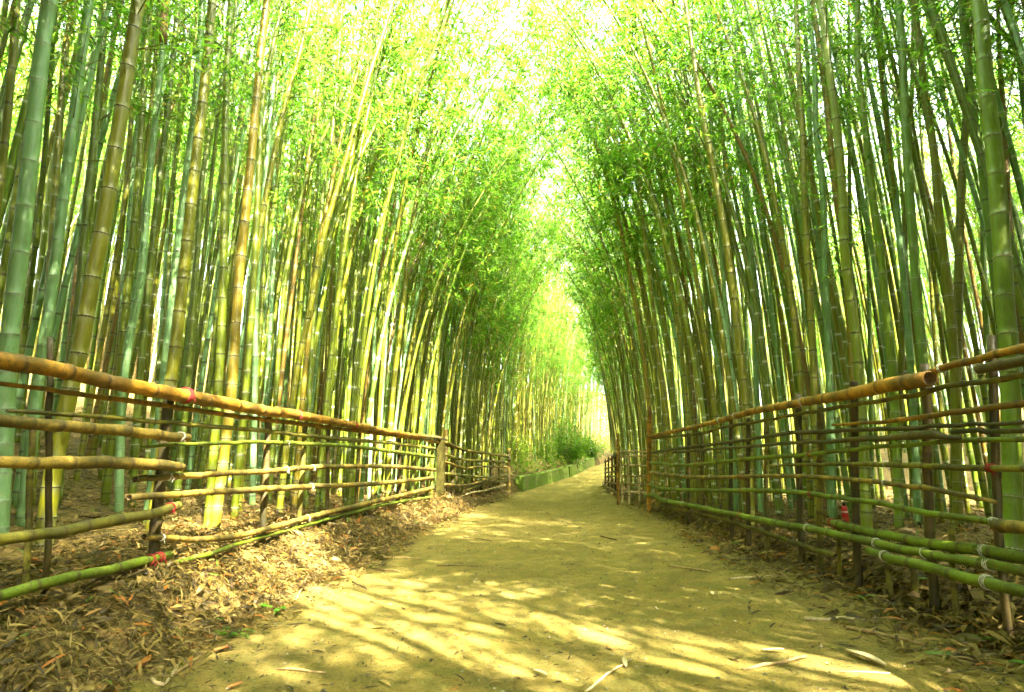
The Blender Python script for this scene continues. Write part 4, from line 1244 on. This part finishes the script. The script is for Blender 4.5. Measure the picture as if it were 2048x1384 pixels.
def curled(base, nrm, az, tilt, length, width, curl, hue, g):
    """flat dry leaves: pointed blades of 6 vertices, curled lengthwise"""
    t1 = unit(np.cross(nrm, np.array([0.3, 1, 0.1])))
    t2 = np.cross(nrm, t1)
    d = t1 * np.cos(az)[:, None] + t2 * np.sin(az)[:, None]
    d = unit(d * np.cos(tilt)[:, None] + nrm * np.sin(tilt)[:, None])
    sd = unit(np.cross(d, nrm) + g.normal(0, .35, d.shape))
    up = np.cross(sd, d)
    L, W, C = length[:, None], width[:, None], curl[:, None]
    p1 = base + d * L * .3 + up * C * L * .16
    p2 = base + d * L * .68 + up * C * L * .15
    tip = base + d * L
    V = np.stack([base, p1 + sd * W * .5, p1 - sd * W * .5, p2 + sd * W * .42, p2 - sd * W * .42, tip], 1)
    n = len(base)
    o = np.arange(n)[:, None] * 6
    T = np.vstack([o + np.array([0, 2, 1]), o + np.array([3, 4, 5])])
    Q = o + np.array([1, 2, 4, 3])
    return V.reshape(-1, 3), Q, T, np.repeat(hue, 6)


g = np.random.default_rng(77)


def litter(n, ylo, yhi, side, dmin, dspan, lmin, lmax, lift, pw=1.0):
    Y = ylo + (yhi - ylo) * g.random(n) ** pw
    l, r, _ = edge(Y)
    off = dmin + dspan * g.random(n) ** 1.2
    X = l - off if side < 0 else r + off
    keep = off > .10 + .16 * wob(X, Y, 2.1, 4)
    keep |= g.random(n) < .15
    X, Y = X[keep], Y[keep]
    n = len(X)
    nr = surf_n(X, Y)
    steep = 1 - nr[:, 2]
    b = np.stack([X, Y, surf_z(X, Y) + .003 + lift * g.random(n) ** 2], 1)
    az = g.uniform(0, 2 * math.pi, n)
    tilt = g.normal(.04, .14, n) + steep * g.normal(.2, .5, n)
    ln = lmin + (lmax - lmin) * g.random(n) ** 1.8
    broad = g.random(n) < .12
    w = ln * np.where(broad, g.uniform(.20, .30, n), g.uniform(.08, .15, n))
    hue = np.clip(g.beta(2.2, 1.8, n) * .9 + .10 * wob(X, Y, 1.1), 0, .9)
    u = g.random(n)
    hue = np.where(u < .04, .95, np.where(u > .99, 1, hue))
    return curled(b, nr, az, tilt, ln, w, g.normal(.5, .8, n), hue, g)


sets = [litter(26000, 1.3, 7, -1, -.12, 1.6, .03, .125, .045, .9), litter(7000, 1.5, 9, -1, 1.2, 4, .07, .17, .06), litter(8000, 6, 12, -1, -.1, 1.3, .07, .17, .06),
        litter(22000, 1.3, 7.5, 1, -.3, 1.3, .05, .17, .06, .9), litter(12000, 1.5, 11, 1, .3, 4, .06, .17, .06), litter(7000, 6, 13, 1, -.25, 1.0, .06, .16, .05),
        litter(6000, 8, 19, -1, .5, 7, .10, .22, .06), litter(6000, 9, 20, 1, 0, 6, .10, .22, .06), litter(3500, 12, 19.2, -1, -.1, 1.2, .08, .18, .06),
        litter(5000, 19.5, 36, -1, .4, 5, .10, .25, .25)]
V, Q, T, H_ = [], [], [], []
k = 0
for a, b, c, d in sets:
    V.append(a)
    Q.append(b + k)
    T.append(c + k)
    H_.append(d)
    k += len(a)
lit = link('leaf_litter', make_mesh('leaf_litter', np.vstack(V), [np.vstack(Q), np.vstack(T)], [M_LITTER], False, {'hue': np.concatenate(H_)}), kind='stuff')
lit['label'] = 'dry bamboo leaves lying thick along both edges of the path'

n = 19000
Y = 1.2 + 14 * g.random(n) ** 1.6
l, r, _ = edge(Y)
uu = g.random(n)
uu = np.where(g.random(n) < .45, uu ** 2.2 * .5, uu)
uu = np.where(g.random(n) < .45, 1 - uu ** 2 * .8, uu)
X = l + (r - l) * uu
b = np.stack([X, Y, surf_z(X, Y) + .003], 1)
ln = (.008 + .05 * g.random(n) ** 2.2) * np.where(g.random(n) < .08, 1.9, 1)
Vd, Qd, Td, Hd = curled(b, surf_n(X, Y), g.uniform(0, 6.28, n), g.normal(.03, .05, n), ln, ln * g.uniform(.08, .2, n), g.normal(.2, .5, n), np.clip(g.beta(.8, 1.1, n), 0, .95), g)
deb = link('path_debris', make_mesh('path_debris', Vd, [Qd, Td], [M_LITTER], False, {'hue': Hd}), kind='stuff')
deb['label'] = 'small leaf scraps and twig bits strewn over the packed earth path'


# ------------------------------------------------------------------ single things on the ground
def on_ground(x, y):
    d = ray(x, y)
    z = 0.0
    for _ in range(12):
        t = (z - CAM[2]) / d[2]
        p = CAM + d * t
        z = float(surf_z(p[0], p[1]))
    return np.array([p[0], p[1], z])


M_STICK_D = mat_plain('dark_stick', (.13, .085, .03), .75, .5, 30)
M_STICK_P = mat_plain('pale_stick', (.55, .42, .20), .7, .35, 30)
STICKS = [
    ('d', .010, [(926, 1075), (950, 1077), (985, 1083)], 'short dark stick across the path in a lit patch'),
    ('d', .011, [(1200, 1073), (1234, 1081)], 'small dark stick lying far along the path, right of its middle'),
    ('s', .013, [(1337, 1133), (1380, 1139), (1426, 1146)], 'straight brown stick on the right half of the path'),
    ('p', .012, [(1459, 1159), (1510, 1155), (1552, 1153)], 'pale knotted stick pointing at right litter bank'),
    ('p', .014, [(1610, 1241), (1680, 1240), (1753, 1237)], 'pale thick stick lying level before the right bank'),
    ('s', .017, [(1694, 1258), (1770, 1274), (1852, 1292)], 'thick tan stick with a splintered end in sunlight at right'),
    ('s', .019, [(1910, 1279), (1945, 1306), (1980, 1331)], 'thick greenish cane piece lying at the right litter edge'),
    ('p', .008, [(1872, 1311), (1920, 1304), (1974, 1300)], 'thin pale stick lying over the greenish cane piece'),
    ('s', .011, [(1487, 1339), (1550, 1330), (1613, 1316)], 'orange tan stick slanting across the lit stripes'),
    ('p', .006, [(1682, 1343), (1730, 1345), (1780, 1348)], 'very thin pale straw near the bottom right of path'),
    ('s', .013, [(346, 1352), (380, 1330), (418, 1302)], 'short tan stick on left path edge, pointing up the path'),
    ('d', .008, [(873, 1133), (915, 1132), (959, 1134)], 'long thin dark stick above the large lit patch'),
    ('s', .011, [(658, 1153), (700, 1140), (777, 1117), (840, 1119)], 'long bent tan twig running from left litter onto the path'),
    ('s', .012, [(750, 1140), (799, 1144)], 'stubby tan stick with dark end beside the bent twig'),
    ('s', .009, [(553, 1339), (600, 1343), (649, 1349)], 'thin brown stick at bottom left of the lit patch'),
    ('d', .009, [(706, 1165), (733, 1179)], 'short dark twig on the path below the bent tan twig'),
    ('s', .018, [(128, 1180), (170, 1215), (205, 1255), (224, 1272)], 'thick broken cane piece sliding down the left bank'),
    ('p', .012, [(316, 1212), (345, 1238), (366, 1255)], 'pale stick leaning in sunlight on the left bank'),
    ('p', .010, [(28, 1338), (80, 1350), (140, 1364)], 'pale stem lying among leaves in the bottom left corner'),
    ('s', .010, [(596, 1138), (620, 1150), (640, 1165)], 'tan stick half buried in the left litter bank'),
    ('s', .012, [(770, 1088), (800, 1080), (832, 1072)], 'tan stick along the left edge of path further up'),
    ('p', .008, [(1170, 1384), (1215, 1352), (1262, 1320)], 'white split straw in the bright patch at bottom middle'),
]
for i, (c, rad, px, label) in enumerate(STICKS):
    rad *= .72
    P = np.array([on_ground(x, y) for x, y in px])
    P[:, 2] += rad * .8
    b = P.mean(0)
    P2 = spline(P - b, .05)
    gg = np.random.default_rng(i)
    P2 = P2 + gg.normal(0, .003, P2.shape)
    rr = np.linspace(rad, rad * .75, len(P2)) * (1 + .10 * (np.arange(len(P2)) % 4 == 2))
    V, Q, caps = tube(P2, rr, 7, hollow0=.02 if rad > .015 else 0)
    o = link('fallen_stick', make_mesh('fallen_stick', V, [Q] + caps, [{'d': M_STICK_D, 's': M_STICK, 'p': M_STICK_P}[c]]), None, None, None, label, 'stick', 'sticks fallen on and beside the path', b)

M_SHEATH_P = mat_leaf('pale_sheath', [(0, (.55, .42, .20)), (.5, (.60, .48, .25)), (1, (.52, .20, .05))], (1, 1, 1), .2, .6)
SHEATHS = [
    (.34, .07, .4, (1730, 1322), (1790, 1345), 'broad pale culm sheath with a split tip on lit ground at right'), (.16, .04, .2, (1250, 1330), (1262, 1372), 'pale curled sheath in the bright patch at bottom middle'),
    (.15, .05, 1, (445, 1302), (480, 1290), 'orange leaf beside the lit spot at left path edge'), (.14, .035, 1, (142, 1265), (155, 1240), 'bright orange pointed leaf standing in the left litter'),
    (.13, .05, 1, (168, 1345), (180, 1325), 'round orange leaf at the bottom left'), (.16, .035, .3, (1545, 1305), (1640, 1310), 'pale leaf lying in a lit streak right of middle'),
    (.14, .03, .1, (1080, 1350), (1110, 1362), 'orange brown leaf on the brightest patch'), (.13, .03, 1, (1220, 1300), (1260, 1318), 'orange leaf on dark edge of the brightest patch'),
    (.12, .03, 1, (470, 1376), (505, 1360), 'orange leaf at bottom edge of the path, left side'), (.11, .04, .2, (1425, 1190), (1432, 1205), 'small pale leaf alone on the right half of path'),
]
for i, (ln, w, hue, a, c, label) in enumerate(SHEATHS):
    ln, w = ln * .66, w * .62
    p, q = on_ground(*a), on_ground(*c)
    d = unit(q - p)
    sd = unit(np.cross(d, [0, 0, 1.0]))
    gg = np.random.default_rng(90 + i)
    t = np.linspace(0, 1, 9)
    prof = np.sin(np.pi * np.clip(t * .94 + .03, 0, 1)) ** .75
    V = []
    for tt, pr in zip(t, prof):
        for j, sx in enumerate((-1, -.5, 0, .5, 1)):
            V.append(d * (tt - .5) * ln + sd * sx * pr * w / 2 + np.array([0, 0, .012 + .035 * ln * math.sin(3 * tt + i) + .25 * w * sx * sx]))
    top = np.array(V)
    nrow = 5
    Q = [[a_ * nrow + j, a_ * nrow + j + 1, (a_ + 1) * nrow + j + 1, (a_ + 1) * nrow + j] for a_ in range(8) for j in range(4)]
    o = link('fallen_leaf', make_mesh('fallen_leaf', top, [np.array(Q)], [M_SHEATH_P], True, {'hue': np.full(len(top), hue)}), None, None, None, label, 'leaf', 'large leaves and sheaths fallen by the path', p)
    sol = o.modifiers.new('thickness', 'SOLIDIFY')
    sol.thickness = .0018

M_SPROUT = mat_leaf('sprout_leaf', [(0, (.05, .16, .01)), (1, (.12, .26, .015))], (2.2, 2.2, 1.5), .4)


def seedling(x, y, n, ln, wd, label, hgt=.05, cat='seedling', name='seedling'):
    p = on_ground(x, y)
    t = thing(name, p, label, cat, 'small green plants on the banks')
    gg = np.random.default_rng(int(x + y))
    st = np.array([[0, 0, -.02], [.004, .003, hgt * .6], [.0, .006, hgt]])
    V, Q, caps = tube(st, .0025, 5)
    link('stem', make_mesh('stem', V, [Q] + caps, [M_SPROUT], True, {'hue': np.zeros(len(V))}), t)
    for k in range(n):
        az = k * 2.4 + gg.normal(0, .3)
        d = unit(np.array([math.cos(az), math.sin(az), gg.uniform(.1, .7)]))
        sd = unit(np.cross(d, [0, 0, 1.0]))
        up = np.cross(sd, d)
        L = ln * gg.uniform(.7, 1.2)
        tt = np.linspace(0, 1, 6)
        pr = np.sin(np.pi * (tt * .93 + .04)) * wd / 2
        c = st[2] * gg.uniform(.6, 1) + d * (tt * L)[:, None] - np.array([0, 0, 1.0]) * (tt ** 2 * L * .35)[:, None]
        V = np.stack([c + sd * pr[:, None] + up * wd * .12, c, c - sd * pr[:, None] + up * wd * .12], 1).reshape(-1, 3)
        Q = [[i * 3 + j, i * 3 + j + 1, i * 3 + 4 + j, i * 3 + 3 + j] for i in range(5) for j in (0, 1)]
        link('leaf', make_mesh('leaf', V, [np.array(Q)], [M_SPROUT], True, {'hue': np.full(len(V), gg.random())}), t)


seedling(22, 1296, 4, .07, .04, 'bright green sprout among dry leaves at the lower left edge')
seedling(1866, 1178, 4, .08, .045, 'small green sprout at the foot of a dark fence post, right')
seedling(1958, 1222, 3, .10, .05, 'green broad leaves in litter below the lowest right rail')
seedling(2044, 1268, 3, .08, .05, 'green leaf at the right edge of the picture')
seedling(160, 1012, 7, .12, .05, 'bushy green weed behind the left fence near blue-green bamboo', .12)
seedling(208, 1003, 7, .12, .05, 'green weed behind the left fence, right of the bushy one', .12)
seedling(120, 1080, 5, .09, .04, 'low green weed on ground below the left fence pole', .06)
seedling(565, 1128, 3, .06, .04, 'tiny dark green plant low on the left bank')
seedling(534, 1092, 3, .07, .04, 'tiny green plant just under the lowest left rail')

fp = on_ground(462, 1166)
fern = thing('fern', fp, 'feathery light green fern on the left bank below the rails', 'fern', 'small green plants on the banks')
gg = np.random.default_rng(4)
for k in range(6):
    az = -.3 + k * .55
    d = np.array([math.cos(az), math.sin(az) * .6, .55])
    d = unit(d)
    tt = np.linspace(0, 1, 15)
    L = .17 * gg.uniform(.75, 1.15)
    c = d * (tt * L)[:, None] - np.array([0, 0, 1.0]) * (tt ** 2 * L * .55)[:, None]
    sd = unit(np.cross(d, [0, 0, 1.0]))
    bs = np.repeat(c[2:-1], 2, 0)
    sg = np.tile([1.0, -1.0], len(bs) // 2)
    dr = unit(sd * sg[:, None] + d * .45 + np.array([0, 0, -.1]))
    ll = np.repeat(.045 * (1 - tt[2:-1] * .75), 2)
    V, Q, h = leaf_mesh(bs, dr, ll, ll * .26, np.tile([0, 0, 1.0], (len(bs), 1)), np.full(len(bs), .8))
    TV, TQ, TC = tube(c, .0014, 3, False, False)
    link('frond', make_mesh('frond', np.vstack([V, TV]), [np.vstack([Q, TQ + len(V)])], [M_SPROUT], False, {'hue': np.concatenate([h, np.zeros(len(TV))])}), fern)


def shrub(x, y, R, Hh, n, seed, label, hue0, leaf=.16):
    p = np.array([x, y, float(ground_z(x, y))])
    t = thing('shrub', p, label, 'shrub', 'shrubs on the far bank')
    gg = np.random.default_rng(seed)
    V0, Q0, k0 = [], [], 0
    tips = []
    for k in range(16):
        az, sp = gg.uniform(0, 6.28), gg.uniform(.2, 1)
        e = np.array([math.cos(az) * R * sp * gg.uniform(.7, 1.3), math.sin(az) * R * sp, Hh * gg.uniform(.35, 1.15) * (1.1 - .45 * sp)])
        c = spline(np.array([[0, 0, -.05], e * np.array([.35, .35, .55]), e]), .2)
        V, Q, caps = tube(c, np.linspace(.018, .005, len(c)), 4, False, False)
        V0.append(V)
        Q0.append(Q + k0)
        k0 += len(V)
        tips += [c[int(f * (len(c) - 1))] for f in (.45, .6, .75, .9, 1)]
    link('stem', make_mesh('stem', np.vstack(V0), [np.vstack(Q0)], [M_TWIG]), t)
    tips = np.array(tips)
    i = gg.integers(0, len(tips), n)
    b = tips[i] + gg.normal(0, .17 * R / .9, (n, 3))
    d = unit(unit(b - np.array([0, 0, Hh * .35])) + gg.normal(0, .5, (n, 3)) + np.array([0, 0, -.3]))
    ll = leaf * gg.uniform(.6, 1.3, n)
    V, Q, h = leaf_mesh(b, d, ll, ll * .22, unit(np.array([0, 0, 1.0]) + gg.normal(0, .4, (n, 3))), np.clip(hue0 + gg.normal(0, .2, n), 0, .95))
    link('foliage', make_mesh('foliage', V, [Q], [M_LEAF], False, {'hue': h}), t)


shrub(1.2, 31.6, 1.25, 2.5, 4600, 1, 'bright green rounded shrub above the far end of the kerb wall', .3)
shrub(-.05, 28.6, .7, 1.2, 1500, 2, 'low olive shrub on the bank left of the bright green one', .6)
shrub(-1.3, 23.5, .7, 1.0, 1300, 3, 'low brownish green shrub behind the near end of kerb wall', .75)
shrub(3.3, 41.5, .9, 1.6, 2200, 5, 'light green shrub at the far bend of the path', .4)
shrub(6.2, 46.5, 1.2, 2.4, 2600, 6, 'distant pale green shrub closing the end of the path', .5)

# a small red canister with a dark valve, standing behind the right fence
cp = on_ground(1692, 1046)
cp[2] -= .01
can = thing('canister', cp, 'small red fire extinguisher like canister standing behind the right fence', 'canister')


def lathe(name, prof, mat, parent):
    P = np.array([[0, 0, z] for r_, z in prof])
    V, Q, caps = tube(P + np.array([0, 0, 0]) * 1.0, np.array([r_ for r_, z in prof]), 16)
    return link(name, make_mesh(name, V, [Q] + caps, [mat], False), parent)


M_CAN = mat_plain('red_paint', (.50, .015, .012), .35, .15, 8, .02, .5)
M_BLACK = mat_plain('black_valve', (.02, .02, .02), .5, .2, 10, .05)
M_BAND = mat_plain('pale_band', (.6, .45, .35), .5, .2, 10, .05)
lathe('body', [(.030, 0), (.034, .006), (.034, .15), (.031, .168), (.022, .182), (.014, .190)], M_CAN, can)
lathe('band', [(.0345, .118), (.0352, .119), (.0352, .134), (.0345, .135)], M_BAND, can)
lathe('valve', [(.013, .19), (.016, .195), (.016, .215), (.010, .220), (.010, .232)], M_BLACK, can)
V, Q, caps = tube(np.array([[0, 0, .228], [.02, -.01, .236], [.045, -.02, .232]]), .006, 6)
link('handle', make_mesh('handle', V, [Q] + caps, [M_BAND]), can)

# low leaves covering the bank behind the kerb wall and the hillside that closes the view
n = 9000
Yu = np.concatenate([19.6 + 22 * g.random(n), 43 + 30 * g.random(n)])
lu, ru, _ = edge(Yu)
off = np.concatenate([.35 + 5.5 * g.random(n) ** 1.3, .6 + 16 * g.random(n) ** 1.3])
sd_ = np.concatenate([np.full(n, -1), np.where(g.random(n) < .7, -1, 1)])
Xu = np.where(sd_ < 0, lu - off, ru + off)
keep = wob(Xu, Yu, .8, 5) > -.25
Xu, Yu = Xu[keep], Yu[keep]
far = Yu > 42
bu = np.stack([Xu, Yu, ground_z(Xu, Yu) + np.where(far, .9, .42) * g.random(len(Xu)) ** 1.6], 1)
du = unit(g.normal(0, .6, bu.shape) + np.array([0, 0, .25]))
lu_ = np.where(far, .34, .17) * g.uniform(.6, 1.3, len(Xu))
V, Q, h = leaf_mesh(bu, du, lu_, lu_ * .24, unit(np.array([0, 0, 1.0]) + g.normal(0, .5, bu.shape)), np.clip(.62 + g.normal(0, .2, len(Xu)), 0, .96))
ug = link('undergrowth', make_mesh('undergrowth', V, [Q], [M_LEAF], False, {'hue': h}), kind='stuff')
ug['label'] = 'low mixed green undergrowth on the far banks'

# grit: small stones pressed into the path
n = 5200
Yg = 1.3 + 11 * g.random(n) ** 1.5
lg, rg, _ = edge(Yg)
Xg = lg + (rg - lg) * g.random(n)
sz = .0025 + .010 * g.random(n) ** 3.5
cg = np.stack([Xg, Yg, surf_z(Xg, Yg) + sz * .25], 1)
octa = np.array([[1, 0, 0], [-1, 0, 0], [0, 1, 0], [0, -1, 0], [0, 0, .7], [0, 0, -.7]])
V = cg[:, None, :] + octa[None] * sz[:, None, None] * g.uniform(.6, 1.4, (n, 6, 1))
of = np.array([[0, 2, 4], [2, 1, 4], [1, 3, 4], [3, 0, 4], [2, 0, 5], [1, 2, 5], [3, 1, 5], [0, 3, 5]])
T = (np.arange(n)[:, None, None] * 6 + of[None]).reshape(-1, 3)
M_GRIT = mat_leaf('grit', [(0, (.05, .042, .018)), (.5, (.22, .18, .07)), (1, (.45, .40, .24))], (1, 1, 1), 0.0, .8)
gr = link('gravel', make_mesh('gravel', V.reshape(-1, 3), [T], [M_GRIT], False, {'hue': np.repeat(g.random(n) * .72, 6)}), kind='stuff')
gr['label'] = 'fine grit and small stones in the packed earth path'
